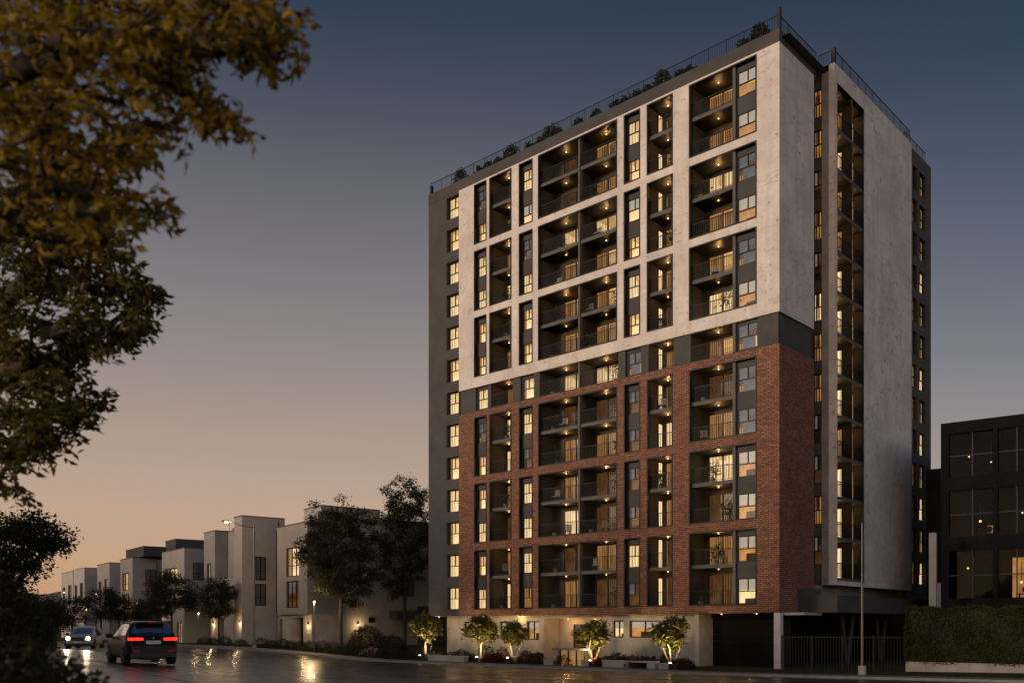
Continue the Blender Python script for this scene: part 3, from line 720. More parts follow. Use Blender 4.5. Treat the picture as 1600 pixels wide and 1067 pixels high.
# --- the near tree that frames the picture: its trunk stands left of the frame, boughs hang in from above
def bough_tree(label, base, regions, leaf, n_per, spread, mat, seed, limbs, r0):
    rng = np.random.default_rng(seed); C = []
    for (px, py, r, d0, d1, k) in regions:
        for _ in range(k):
            a, q = rng.random() * math.tau, math.sqrt(rng.random()) * r; p = ray(px + q * math.cos(a), py + q * math.sin(a), d0 + (d1 - d0) * rng.random())
            C.append(np.array(p) - np.array(base))
    C = np.array(C); t = thing('overhanging_tree', label, 'tree', base)
    mb = MB(); skeleton(mb, (0, 0, -.3), [[np.array(ray(*q)) - np.array(base) for q in l] for l in limbs], C, r0, rng, .08); mb.build('trunk', 'bark', t)
    # sprays: every bough end carries short twigs and each twig its leaves
    tw = MB(); pts = []
    for c in C:
        for _ in range(max(3, n_per // 4)):
            d = rng.normal(size=3); d[2] = d[2] * .7 - .15; d /= np.linalg.norm(d); ln = spread * (1.3 + 1.1 * rng.random())
            tw.tube(c, c + d * ln, .006, .003, 3, 0, False)
            pts += [c + d * ln * f + rng.normal(size=3) * .012 for f in (.25, .45, .62, .78, .9, 1.0)[(1 if rng.random() < .5 else 0):]]
    tw.build('twigs', 'bark', t)
    link('crown', leaves_mesh('crown', np.array(pts), leaf, mat, rng, .35, .42, True), t)
b1 = Vector((-6.4, 8.6, 1.2))
bough_tree('tree with golden lamp glow painted into its leaves, hanging blurred into the upper left corner of the sky', b1,
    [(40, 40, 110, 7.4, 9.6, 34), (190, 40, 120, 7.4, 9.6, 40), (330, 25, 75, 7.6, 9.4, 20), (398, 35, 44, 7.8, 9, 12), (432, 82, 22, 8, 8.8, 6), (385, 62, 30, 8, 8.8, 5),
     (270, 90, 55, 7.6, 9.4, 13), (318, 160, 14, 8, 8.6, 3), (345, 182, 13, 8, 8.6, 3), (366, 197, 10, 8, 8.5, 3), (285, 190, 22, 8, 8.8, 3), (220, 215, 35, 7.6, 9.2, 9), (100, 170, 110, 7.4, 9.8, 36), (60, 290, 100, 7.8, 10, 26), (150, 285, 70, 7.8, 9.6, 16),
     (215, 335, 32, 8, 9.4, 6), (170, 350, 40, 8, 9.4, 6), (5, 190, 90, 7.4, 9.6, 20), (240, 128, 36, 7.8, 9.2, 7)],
    .128, 17, .13, 'leaf_lamplit', 5, [[(-300, 700, 9), (-180, 420, 9), (-60, 250, 8.8), (60, 90, 8.6)], [(-300, 690, 9.1), (-90, 470, 9.2), (20, 320, 9.2), (90, 270, 9)], [(-290, 690, 8.9), (-60, 160, 8.4), (120, 60, 8.2), (260, 70, 8.2)]], .17)
b2 = Vector((-9.6, 14.4, 1.1))
bough_tree('dark olive tree behind the golden one with drooping boughs on the left edge', b2,
    [(60, 400, 80, 13, 16, 26), (150, 400, 50, 13, 15.5, 14), (205, 450, 34, 13.4, 15, 10), (238, 462, 14, 13.8, 14.8, 4), (60, 480, 90, 13, 16, 30), (160, 500, 48, 13, 15.5, 14), (205, 520, 22, 13.6, 15, 5), (40, 560, 75, 13, 16, 24),
     (118, 560, 36, 13.4, 15, 7), (135, 622, 16, 13.6, 15, 4), (70, 625, 52, 13, 15.5, 15), (118, 660, 20, 13.6, 14.8, 5), (30, 680, 52, 13, 15.5, 15), (75, 692, 22, 13.6, 14.8, 4), (15, 740, 34, 13, 15.4, 7), (10, 340, 70, 13, 16, 14), (130, 350, 50, 13, 16, 10)],
    .15, 34, .16, 'leaf_olive', 9, [[(-130, 820, 14.4), (-60, 620, 14.4), (10, 470, 14.2), (70, 400, 14)], [(-130, 820, 14.5), (-70, 680, 14.6), (0, 590, 14.4), (60, 560, 14.2)]], .2)

# --- trees of the street
p = at(28, 46); p.z -= .2
tree('street_tree', 'wide dark tree with spreading bare lower limbs at far left behind the bushes', 'tree', p, (-.5, 0, 5.35), (3.6, 2.7, 2.3), 2.1, .24, 190, 80, .21, .32, 'leaf_dark', 31, 'trees along the street', shell=.45, lob=9)
def st_tree(px, py, d, cw, top, bot, label, seed, ncl, per, leaf, spread, tr, off=0.0, lob=13, th=.55):
    """cw, top, bot: crown width, top and underside in photo pixels at distance d."""
    b = at(px, d); k = d / F; zt = CZ - (top - PY) * k - b.z; zb = CZ - (bot - PY) * k - b.z
    return tree('street_tree', label, 'tree', b, (off, 0, (zt + zb) / 2), (cw * k / 2 * 1.12, cw * k / 2 * .95, (zt - zb) / 2 * 1.1), max(.4, zb * .62), tr, ncl, per, leaf, spread, 'leaf_street', seed, 'trees along the street', lob=lob)
st_tree(533, 1000, dl(533, -3.4), 128, 764, 950, 'large dense tree in front of the grey townhouse with two stacked windows', 41, 215, 85, .24, .30, .17, 0, 11)
st_tree(633, 1000, dl(633, 7), 88, 724, 945, 'tall narrow tree touching the left end of the apartment tower', 42, 200, 85, .24, .30, .17, 0, 10)
st_tree(342, 1000, dl(342, -4.2), 56, 893, 965, 'small round tree before the tallest townhouse under the arched street lamp', 43, 80, 90, .2, .30, .1)
st_tree(268, 1000, dl(268, -4), 78, 893, 972, 'bushy tree behind the black car, in front of a white townhouse', 44, 110, 90, .22, .36, .11)
st_tree(158, 1000, 112, 46, 912, 975, 'distant slim tree above the silver car', 45, 60, 70, .24, .36, .1)
st_tree(186, 1000, 116, 36, 922, 975, 'small distant tree left of the dark roofed townhouse', 46, 45, 70, .24, .34, .1)
st_tree(112, 1000, 124, 56, 925, 985, 'low distant tree at the far end of the street', 47, 60, 70, .25, .4, .1)
st_tree(222, 1000, 100, 40, 930, 985, 'low tree between the black car and the dark fronted townhouse', 48, 50, 70, .22, .32, .1)
st_tree(72, 1000, 70, 70, 925, 1000, 'leafy low tree left of the silver car', 49, 80, 80, .2, .36, .1)

# --- five small trees lit from below in front of the tower, each with its lamp
def uplight(px, d, label, power, aim):
    b = at(px, dl(px, d), .22); t = thing('garden_uplight', label, 'garden light', b, 0, 'uplights in front of the tower')
    mb = MB(); mb.lathe((0, 0, 0), [(.10, -.24), (.10, .14), (.115, .16), (.085, .17)], 12); mb.build('housing', 'dark_metal', t)
    mb = MB(); mb.ball((0, 0, .17), .085, 10, 0, .7); mb.build('lens', 'uplight_lens', t)
    L = bpy.data.lights.new('uplight_beam', 'SPOT'); L.energy = power; L.color = (1, .70, .32); L.spot_size = R(150); L.spot_blend = .9; L.shadow_soft_size = .06
    lo = bpy.data.objects.new('uplight_beam', L); COL.objects.link(lo); lo.parent = t; lo.location = (0, 0, .28)
    lo.rotation_euler = (-(Vector(aim))).to_track_quat('Z', 'Y').to_euler()
SM = [(666, -4, 960, 1003, 44, 'leftmost uplit small tree, by the dark end of the tower', 61), (751, -4, 963, 1005, 48, 'uplit small tree with the tallest dark crown, in a round pot', 62),
      (803, -4, 974, 1006, 44, 'uplit small tree in the flared pot left of the entrance', 63), (928, -4, 972, 1008, 46, 'uplit forked small tree right of the entrance', 64), (1049, -4, 966, 1012, 54, 'brightest uplit small tree beside the dark garage', 65)]
for px, d, top, bot, cw, label, seed in SM:
    d = dl(px, d); b = at(px, d); k = d / F; zt = CZ - (top - PY) * k - b.z; zb = CZ - (bot - PY) * k - b.z; rng = np.random.default_rng(seed)
    st = [[(.20 * math.cos(a), .20 * math.sin(a), zb * .4), (.55 * math.cos(a), .45 * math.sin(a), zb * 1.0)] for a in (rng.random() * .6, 2.1 + rng.random(), 4.0 + rng.random())]
    tree('small_tree', label, 'tree', b, (0, 0, (zt + zb) / 2 + .05), (cw * k / 2 * 1.15, cw * k / 2 * 1.1, (zt - zb) / 2 * 1.15), zb, .085, 62, 34, .36, .17, 'leaf_small', seed, 'small trees lit from below', stems=st, bark='pale_bark', shell=.2, lob=7, aspect=.30, droop=.1)
uplight(656, -5.5, 'bright uplight at the foot of the leftmost small tree', 850, (.45, .5, 1)); uplight(745, -5.5, 'uplight in front of the round pot', 740, (.2, .6, 1))
uplight(793, -5.5, 'dim uplight beside the flared pot', 340, (.2, .6, 1)); uplight(922, -5.5, 'uplight beside the forked tree right of the entrance', 880, (.3, .5, 1)); uplight(1047, -5.5, 'uplight below the tree next to the garage', 980, (-.1, .4, 1))

# --- pots, benches, low walls
def pot(px, d, r, h, label):
    t = thing('plant_pot', label, 'plant pot', at(px, dl(px, d)), 0, 'pots in front of the tower'); mb = MB()
    mb.lathe((0, 0, 0), [(r * .72, 0), (r * .86, h * .75), (r * 1.05, h * .8), (r * 1.05, h), (r * .9, h), (r * .85, h * .85)], 20); mb.build('shell', 'pot', t)
    mb = MB(); mb.lathe((0, 0, 0), [(.001, h * .86), (r * .86, h * .85)], 20); mb.build('earth', 'soil', t)
pot(751, -4, .5, .34, 'low round pot under the tallest small tree'); pot(803, -4, .45, .5, 'flared pot under the tree left of the entrance')
def bench(pxa, pxb, d, h, dep, label, gap=None):
    a, b = at(pxa, dl(pxa, d)), at(pxb, dl(pxb, d)); v = b - a; L = Vector((v.x, v.y, 0)).length; rz = math.atan2(v.y, v.x)
    t = thing('bench', label, 'bench', (a.x, a.y, min(a.z, b.z)), rz); mb = MB(); mb.box(-.03, L + .03, -.03, dep + .03, h - .1, h); mb.build('seat', 'light_concrete', t)
    for x0, x1 in ([(0, L)] if gap is None else [(0, L * gap[0]), (L * gap[1], L)]):
        mb = MB(); mb.box(x0, x1, .02, dep, -.1, h - .1); mb.build('support', 'light_concrete', t)
bench(668, 724, -5.3, .44, .5, 'long low concrete bench wall under the leftmost small trees'); bench(941, 1022, -5.3, .46, .5, 'concrete bench with an open gap right of the entrance', (.52, .86))
bench(1029, 1050, -5.3, .36, .6, 'short concrete block below the tree next to the garage'); bench(908, 926, -5.3, .42, .6, 'short concrete block beside the forked tree')
bench(849, 864, -5.3, .42, .8, 'concrete block left of the entrance screen')
a = at(864, dl(864, -5.2)); b = at(913, dl(913, -5.2)); v = b - a; L = Vector((v.x, v.y, 0)).length
t = thing('entrance_screen', 'low entrance screen with concrete post, slab top and amber panels', 'entrance screen', (a.x, a.y, a.z), math.atan2(v.y, v.x))
mb = MB(); mb.box(0, .36, 0, .4, -.1, 1.02); mb.build('post', 'light_concrete', t)
mb = MB(); mb.box(-.05, L, -.05, .5, 1.022, 1.14); mb.build('top_slab', 'grey_concrete', t)
mb = MB(); mb.box(.40, L - .1, .30, .34, 0, 1.02); mb.build('panel', 'panel_amber_glow', t)
mb = MB()
for i in range(4): mb.box(.42 + (L - .62) * i / 3, .50 + (L - .62) * i / 3, .20, .27, 0, 1.02)
mb.build('upright', 'dark_metal', t)

# --- beds along the tower and along the townhouses
kinds = ['leaf_plant', 'leaf_red', 'leaf_small', 'leaf_dark']
BED = [(675, 67.5, .5, .55, 0), (692, 67, .45, .5, 0), (708, 66.5, .5, .6, 0), (722, 65.8, .55, .75, 3), (735, 63.6, .4, .5, 0), (765, 61.8, .5, .6, 1), (776, 61.4, .55, .65, 1), (788, 60.9, .5, .5, 1), (760, 64.5, .7, 1.0, 3), (786, 64, .7, .9, 2), (822, 60.0, .55, .8, 3), (832, 59.8, .5, .6, 1), (841, 60.5, .5, .7, 0),
       (884, 57.6, .62, .62, 1), (895, 57.4, .55, .6, 3), (934, 57.4, .4, .45, 1), (948, 57.2, .45, .6, 0), (962, 57.0, .5, .75, 0), (976, 56.9, .5, .7, 3), (990, 56.6, .5, .7, 1), (1004, 56.2, .5, .65, 0), (1018, 55.6, .5, .6, 3), (1060, 53.8, .5, .55, 1), (1068, 53.5, .55, .6, 3), (1040, 55.6, .5, .7, 0)]
adj = ['dark green', 'reddish', 'yellow-green', 'blackish green']
near = {675: 'behind the left end of the long bench wall', 692: 'behind the middle of the long bench wall', 708: 'behind the right part of the long bench wall', 722: 'at the right end of the long bench wall', 735: 'just left of the low round pot',
        765: 'first right of the low round pot', 776: 'midway between the two pots', 788: 'just left of the flared pot', 760: 'by the wall behind the low round pot', 786: 'by the wall behind the flared pot', 822: 'first right of the flared pot', 832: 'second right of the flared pot', 841: 'next to the block by the entrance',
        884: 'in front of the amber entrance panels', 895: 'at the right end of the entrance screen', 934: 'at the foot of the forked tree', 948: 'behind the left end of the gapped bench', 962: 'behind the left half of the gapped bench', 976: 'behind the middle of the gapped bench', 990: 'behind the gap of the bench', 1004: 'behind the right half of the gapped bench', 1018: 'behind the right end of the gapped bench',
        1060: 'right of the tree next to the garage', 1068: 'nearest the garage jamb', 1040: 'by the wall behind the tree next to the garage'}
for i, (px, d, r, h, kd) in enumerate(BED):
    shrub('bed_shrub', adj[kd] + ' bed shrub ' + near[px], 'shrub', at(px, dl(px, -1.6 if 'by the wall' in near[px] else (-4.9 if kd == 1 else -3.9))), r * 1.45, r * 1.2, h * 1.35, 560, .15, kinds[kd], 200 + i, 'shrubs in the bed before the tower')
HB = [(318, 88, .9, .9), (333, 86, .8, .8), (352, 84, .9, 1.0), (376, 84.5, .8, .8), (408, 82, 1.0, 1.0), (425, 80, .9, .8), (441, 79, .9, 1.0), (455, 78, .8, .9), (470, 77.4, .8, .9), (487, 76.5, .9, 1.1), (503, 75, .9, 1.1), (520, 74.4, 1.0, 1.1), (537, 74, .9, 1.1), (553, 73, .8, .9), (600, 72, .9, .85), (618, 71, .9, .75), (636, 70, .8, .7)]
hw = ['under the tallest townhouse, first from the left', 'left of the small round tree', 'at the foot of the small round tree', 'left of the arched street lamp pole', 'just right of the arched street lamp pole', 'second right of the arched street lamp pole', 'third right of the arched street lamp pole', 'before the dark garage of the grey townhouse', 'before the pale pier of the grey townhouse', 'left beside the short garden lamp', 'right beside the short garden lamp', 'left of the large dense tree', 'at the foot of the large dense tree', 'right of the large dense tree', 'second right of the flowering shrub', 'third right of the flowering shrub', 'last one before the uplit trees']
for i, (px, d, r, h) in enumerate(HB): shrub('clipped_shrub', 'rounded clipped shrub ' + hw[i], 'shrub', at(px, dl(px, -4.9)), r * 1.1, r, h * 1.05, 900, .11, 'leaf_street' if i % 3 else 'leaf_plant', 300 + i, 'clipped shrubs along the townhouses')
shrub('flowering_shrub', 'pale pink flowering shrub on the verge before the blank house wall', 'shrub', at(578, dl(578, -5.0)), 1.1, .9, .95, 900, .11, 'leaf_street', 340, None, (70, .035, 'blossom'))
shrub('large_bush', 'big loose dark bush in front of the blank house wall', 'bush', at(572, dl(572, -2)), 2.2, 1.8, 2.7, 3200, .18, 'leaf_street', 341)
shrub('large_bush', 'dark bush right of the big loose bush, near the tower', 'bush', at(612, dl(612, -2)), 1.8, 1.6, 2.0, 2200, .18, 'leaf_street', 342)
for i, (px, d, r, h, lab) in enumerate([(14, 12.5, .55, 1.4, 'big dark blurred bush in the lower left corner'), (40, 13.5, .6, .95, 'dark bush right of the corner bush, under the leafy tree'), (-8, 17, .9, 2.5, 'tall dark bush at the left edge below the wide tree'), (26, 24, .85, 2.2, 'mid-distance bush below the wide tree at left'), (4, 32, 1.7, 3.4, 'tall bush mass beneath the wide tree trunk'), (28, 52, 2.3, 3.9, 'broad dark bush mass farther back, left of the silver car'), (52, 60, 1.7, 3.0, 'lower bush mass closest to the silver car')]):
    b = at(px, d); b.z = max(b.z, .9); shrub('foreground_bush', lab, 'bush', b, r, r, h * 1.05, 3800, .12 if d < 20 else .16, 'leaf_dark', 360 + i, 'bushes at the lower left')
b = at(98, 9.6); b.z = 1.25; shrub('foreground_bush', 'blurred nearest bush with whitish blossoms in the lower left', 'bush', b, .52, .42, 1.42, 1900, .085, 'leaf_dark', 370, 'bushes at the lower left', (26, .022, 'blossom'))
b = at(150, 10.2); b.z = 1.25; shrub('foreground_bush', 'small leafy bush right of the blossoming one beside the road', 'bush', b, .27, .3, 1.12, 900, .085, 'leaf_plant', 371, 'bushes at the lower left')
b = at(40, 8.4); b.z = 1.3; shrub('foreground_bush', 'black out of focus bush at the very bottom left', 'bush', b, .55, .4, 1.5, 1900, .085, 'leaf_dark', 372, 'bushes at the lower left')

# --- plants on the roof edge and on balconies
RP = [(713, 1), (743, 0), (757, 0), (772, 0), (792, 1), (821, 0), (838, 0), (853, 1), (866, 0), (897, 0), (925, 0), (955, 0), (969, 0), (988, 0), (1006, 0), (1028, 1), (1057, 0), (1073, 0), (1156, 0), (1183, 1)]
ORD = ['first', 'second', 'third', 'fourth', 'fifth', 'sixth', 'seventh', 'eighth', 'ninth', 'tenth', 'eleventh', 'twelfth', 'thirteenth', 'fourteenth', 'fifteenth', 'sixteenth', 'seventeenth', 'eighteenth', 'nineteenth', 'twentieth']
for i, (px, big) in enumerate(RP):
    r_ = (px - 800) / F; s = (16.43 - 56.5 * r_) / (.7315 + .6818 * r_) ; x = -s - .15
    shrub('roof_shrub', ('large' if big else 'small') + ' green shrub on the roof edge, %s from the left' % ORD[i], 'shrub', bw(x, .75, ZP), .80 if big else .55, .45, 1.65 if big else 1.0, 600 if big else 320, .2, 'leaf_plant', 400 + i, 'shrubs along the roof edge')
for y, w_ in ((2.0, 'nearer the corner'), (3.6, 'farther from the corner')):
    c = bw(-.5, y, ZP - .34); t = thing('roof_screen', 'pale wooden screen behind the side roof railing, ' + w_, 'screen', c, TROT); mb = MB()
    for q in range(5): mb.box(-.02, .02, -.25 + q * .105, -.16 + q * .105, 0, 1.15)
    mb.build('slats', 'wood_amber', t); mb = MB(); mb.box(-.05, -.021, -.27, .28, .2, .3); mb.build('cross_bar', 'dark_metal', t)
CELLS = {'B': (-24.91, 2.38, 'narrow left balcony'), 'D': (-19.73, 3.8, 'left half of the wide balcony'), 'E': (-15.79, 3.46, 'right half of the wide balcony'), 'F': (-9.78, 2.07, 'narrow balcony right of the wide ones'), 'G': (-6.42, 3.1, 'corner balcony')}
def flr(k): return ORD[12 - k] + ' storey from the roof'
for i, (c, k, fx, y, s) in enumerate([('B', 12, .72, .8, 1.2), ('B', 11, .6, .9, .8), ('B', 9, .5, .7, .9), ('B', 8, .55, .6, 1.0), ('B', 0, .3, .7, .7), ('D', 11, .22, .7, .7), ('E', 12, .9, .8, 1.25), ('E', 11, .25, .6, .8), ('D', 8, .35, .9, 1.2), ('D', 7, .25, .7, .7), ('E', 8, .93, .7, 1.1), ('D', 5, .2, .9, 1.1), ('E', 5, .92, .7, 1.2), ('D', 1, .3, .7, 1.1), ('D', 0, .25, .7, .9), ('E', 3, .9, .8, 1.2), ('E', 2, .2, .6, .9), ('E', 0, .9, .8, 1.3), ('D', 2, .3, .6, .7), ('G', 10, .15, .7, 1.1), ('G', 7, .85, .8, 1.5), ('G', 5, .2, .8, .95), ('G', 3, .42, .8, 1.2), ('G', 2, .85, .6, 1.1), ('G', 1, .5, .8, 1.2), ('G', 0, .15, .7, 1.2), ('F', 11, .8, .8, .9), ('F', 7, .3, .8, .8), ('F', 3, .25, .8, 1.0), ('D', 10, .4, .8, .8), ('E', 7, .15, .7, .9), ('D', 4, .3, .9, 1.1), ('E', 4, .9, .7, 1.0), ('B', 5, .5, .8, 1.0), ('B', 3, .45, .7, 1.1), ('G', 11, .2, .8, .9), ('G', 9, .1, .8, 1.2), ('D', 6, .2, .8, .9), ('E', 6, .9, .8, 1.0), ('F', 9, .75, .8, 1.0)]):
    x0, w, nm = CELLS[c]; b = bw(x0 + w * fx, y, zf(k) + .005); r = np.random.default_rng(500 + i)
    t = thing('potted_plant', 'potted plant on the %s, %s' % (nm, flr(k)), 'potted plant', b, 0, 'potted plants on the tower balconies')
    mb = MB(); mb.lathe((0, 0, 0), [(.13, 0), (.18, .3), (.19, .32), (.15, .32)], 12); mb.build('pot', 'pot', t)
    q = r.normal(size=(150, 3)) * np.array([.23, .23, .25]) * s + np.array([0, 0, .38 + .42 * s]); link('foliage', leaves_mesh('foliage', q, .2, 'leaf_plant', r, .1), t)
    mb = MB(); mb.tube((0, 0, .25), (0.02, 0, .4 + .4 * s), .018, .01, 5); mb.build('stem', 'bark', t)
for i, (c, k, fx) in enumerate([('D', 3, .25), ('D', 2, .55), ('B', 1, .35), ('E', 8, .06), ('E', 1, .25), ('G', 1, .62), ('D', 5, .45), ('G', 8, .45), ('E', 2, .5), ('D', 9, .3), ('F', 5, .3), ('G', 4, .2), ('E', 10, .3)]):
    x0, w, nm = CELLS[c]; b = bw(x0 + w * fx, .95, zf(k) + .005); t = thing('balcony_chair', 'pale chair on the %s, %s' % (nm, flr(k)), 'chair', b, TROT + R(25 * (i % 3)), 'chairs on the tower balconies')
    mb = MB(); mb.box(-.24, .24, -.24, .24, .40, .45); mb.build('seat', 'light_concrete', t); mb = MB()
    for q in range(5): mb.box(-.24 + q * .105, -.18 + q * .105, .20, .235, .451, .88)
    mb.box(-.24, .24, .2, .235, .881, .93); mb.build('backrest', 'light_concrete', t)
    for sx in (-.2, .2):
        for sy in (-.2, .2): mb = MB(); mb.box(sx - .02, sx + .02, sy - .02, sy + .02, 0, .399); mb.build('leg', 'dark_metal', t)

# ------------------------------------------------------------------ townhouses along the street
def lamp_light(parent, loc, power, name='lamp_light', r=.08, col=(1, .66, .32)):
    l = bpy.data.lights.new(name, 'POINT'); l.energy = power; l.color = col; l.shadow_soft_size = r
    o = bpy.data.objects.new(name, l); COL.objects.link(o); o.parent = parent; o.location = loc
HDIR = math.atan2(-.80, .60)                        # their fronts run forward-left; x of the house frame points back along the street
hx, hy = Vector((math.cos(HDIR), math.sin(HDIR), 0)), Vector((-math.sin(HDIR), math.cos(HDIR), 0))
def house(px, d, label, name='townhouse'):
    p = at(px, d); p.z -= .15; return thing(name, label, 'house', p, HDIR, 'townhouses along the street'), p
def hpx(p, px):                                     # house-frame x (along the front, negative) seen at a photo pixel
    r = (px - PX) / F; return -(p.x - r * p.y) / (hx.x - r * hx.y)
def hz(p, py): return CZ - (py - PY) / F * p.y - p.z
def hwin(t, x, y, z, w, h, kind, rz=0, n=2):
    key = ('hf', round(w, 2), round(h, 2), n)
    def fr():
        mb = MB(); mb.rectframe(0, w, 0, h, -.05, .05, .09)
        for i in range(1, n): mb.box(w * i / n - .04, w * i / n + .04, -.045, .045, .09, h - .09)
        mb.box(.09, w - .09, -.04, .04, h * .36, h * .36 + .06); return mb.mesh('window', 'dark_metal')
    o = link('window', cached(key, fr), t, (x, y, z), rz); link('pane', cached(('wp', w, h), lambda: pane_mesh(w, h)), o); link('lit_room', cached(('wr', w, h, kind), lambda: win_room(w, h, kind)), o)
def block(t, x0, x1, y0, y1, z0, z1, mat, holes=(), name='wall', coping=True):
    """A box of the house with holes in its front face; coping on top."""
    mb = MB(); mb.panel(x0, x1, z0, z1, y0, y0 + .3, [h[:4] for h in holes], 0, 0)
    mb.quad((x0, y0 + .301, z0), (x0, y1, z0), (x0, y1, z1), (x0, y0 + .301, z1)); mb.quad((x1, y0 + .301, z0), (x1, y0 + .301, z1), (x1, y1, z1), (x1, y1, z0)); mb.quad((x0, y1, z0), (x1, y1, z0), (x1, y1, z1), (x0, y1, z1))
    mb.quad((x0, y0 + .301, z1), (x1, y0 + .301, z1), (x1, y1, z1), (x0, y1, z1)); mb.build(name, mat, t)
    if coping: mb = MB(); mb.rectframe2 = None; mb.box(x0 - .05, x1 + .05, y0 - .05, y0 + .35, z1 + .002, z1 + .10); mb.box(x1 - .3, x1 + .05, y0 + .352, y1, z1 + .002, z1 + .10); mb.build('coping', 'slab_concrete', t)
    for h in holes:
        w, hh = round(h[1] - h[0], 2), round(h[3] - h[2], 2)
        if h[4] == 'dark': mb = MB(); mb.box(h[0], h[1], y0 + 1.0, y0 + 1.1, h[2], h[3]); mb.build('garage_door', 'garage_dark', t); mb = MB(); mb.quad((h[0], y0 + .3, h[2]), (h[0], y0 + 1, h[2]), (h[0], y0 + 1, h[3]), (h[0], y0 + .3, h[3])); mb.quad((h[1], y0 + .3, h[2]), (h[1], y0 + 1, h[2]), (h[1], y0 + 1, h[3]), (h[1], y0 + .3, h[3])); mb.quad((h[0], y0 + .3, h[3]), (h[1], y0 + .3, h[3]), (h[1], y0 + 1, h[3]), (h[0], y0 + 1, h[3])); mb.build('recess', mat, t)
        else: hwin(t, h[0], y0 + .2, h[2], w, hh, h[4], 0, 3 if w > 2.2 else 2)
def wall_lamp(t, x, y, z):
    mb = MB(); mb.box(x - .08, x + .08, y - .12, y, z - .2, z + .1, 0); mb.ball((x, y - .06, z - .24), .06, 8, 1); mb.build('wall_lamp', ['dark_metal', 'bulb'], t); lamp_light(t, (x, y - .35, z - .3), 45)

# grey house with the two stacked windows, left of the large tree
t, p = house(480, 86, 'grey townhouse with two large stacked windows, partly behind the large tree'); L = hpx(p, 432); zt = hz(p, 815)
w0, w1 = hpx(p, 447), hpx(p, 467)
block(t, L, 0, 0, 4, 3.3, zt, 'grey_render', [(w0, w1, hz(p, 898), hz(p, 851), 2), (w0, w1, hz(p, 948), hz(p, 905), 3)])
block(t, L + .3, -.05, .5, 4, 0, 3.298, 'light_concrete', [(hpx(p, 448), hpx(p, 466), 0, 3.0, 'dark')], coping=False)
block(t, L - 3.6, L - .02, 3.0, 12, 3.3, zt - .5, 'white_render', [(L - 3.3, L - .4, 4.2, 6.4, 2), (L - 2.2, L - .4, 7.3, 9.2, 3)]); block(t, L - 3.6, L + .28, 1.6, 12, 0, 3.298, 'light_concrete', [(L - 3.0, L - .6, 0, 2.9, 'dark')], coping=False)
mb = MB(); mb.box(L - 3.6, L - .03, 1.4, 3.0, 3.3, 3.6); mb.build('balcony', 'light_concrete', t); mb = MB(); mb.M = Matrix.Translation((L - 3.6, 1.5, 3.6)); rail_run(mb, (0, 0, 0), (3.5, 0, 0)); mb.build('balcony_railing', 'dark_metal', t)
mb = MB(); mb.box(L + 1.2, -.5, .15, .2, hz(p, 904), hz(p, 899)); mb.build('sill', 'grey_concrete', t); wall_lamp(t, -.8, .5, 2.5)
hwin(t, .03, 1.2, hz(p, 900), 1.2, 2.3, 3, R(90)); mb = MB(); mb.tube((L + .1, -.06, 3.4), (L + .1, -.06, zt - .2), .05, .05, 6); mb.build('downpipe', 'dark_metal', t)
# the blank walled house at its right
t, p = house(502, 90.5, 'tall townhouse with a blank pale side wall right of the large tree'); zt = hz(p, 790)
block(t, -4, 0, 0, 6.5, 0, zt, 'white_render', [])
block(t, -4, -.02, 6.502, 17, 0, zt - .9, 'white_render', [])
M2 = (.06, 0)
hwin(t, .03, 9.0, hz(p, 928), 1.5, 2.0, 4, R(90)); mb = MB(); mb.box(0.0, 1.6, 7.6, 12.5, hz(p, 966), hz(p, 953)); mb.build('dark_canopy', 'charcoal_render', t)
mb = MB(); mb.box(.0, .12, 5.2, 5.9, hz(p, 972), hz(p, 964)); mb.build('vent_window', 'garage_dark', t)
mb = MB(); mb.box(-.28, 1.5, 11, 17, 0, hz(p, 945)); mb.build('lower_wing', 'charcoal_render', t)
for yy, zz, pw in ((12.7, hz(p, 957), 90), (4.0, 2.4, 45)):
    mb = MB(); mb.box(.0, .12, yy - .1, yy + .1, zz - .15, zz + .1); mb.ball((.14, yy, zz - .22), .07, 8, 1); mb.build('wall_lamp', ['dark_metal', 'bulb'], t); lamp_light(t, (.6, yy, zz - .3), pw)
hwin(t, .0, 14.0, hz(p, 926), 2.2, 2.2, 3, R(90))
# the tallest house under the street lamp
t, p = house(378, 93.5, 'tallest grey townhouse with a corner tower above the small round tree'); L = hpx(p, 316); a, b = hpx(p, 333), hpx(p, 366)
zt = hz(p, 806); zl = hz(p, 818)
block(t, L, a, .2, 11, 3.4, zl, 'grey_render', [(hpx(p, 320), hpx(p, 327), hz(p, 935), hz(p, 871), 1)])
block(t, a + .002, b, 1.6, 11, 3.4, zl - .1, 'grey_render', [(hpx(p, 353), hpx(p, 363), hz(p, 900), hz(p, 864), 2), (hpx(p, 353), hpx(p, 363), hz(p, 940), hz(p, 912), 3)])
block(t, b + .002, 0, 0, 4.6, 0, zt, 'white_render', [])
block(t, b + .002, -.3, 4.602, 10, 0, zl - .2, 'grey_render', [])
mb = MB(); mb.tube((.05, 3.9, 0), (.05, 3.9, zt - .3), .05, .05, 6); mb.build('downpipe', 'dark_metal', t)
block(t, L + .2, b, .9, 11, 0, 3.398, 'light_concrete', [(hpx(p, 329), hpx(p, 337), 0, 2.9, 'dark'), (hpx(p, 352), hpx(p, 362), 0, 2.9, 3)], coping=False)
mb = MB(); mb.box(a + .1, b - .02, .5, 1.59, hz(p, 912), hz(p, 900)); mb.build('balcony', 'white_render', t); wall_lamp(t, L + 1.2, .9, 2.5)
wall_lamp(t, -.5, 0, 2.6)
hwin(t, .03, 1.4, hz(p, 905), 1.1, 2.4, 3, R(90)); hwin(t, .03, 1.4, hz(p, 945), 1.1, 2.2, 4, R(90)); hwin(t, -.27 + b, 6.2, hz(p, 900), 1.6, 2.0, 2, R(90))
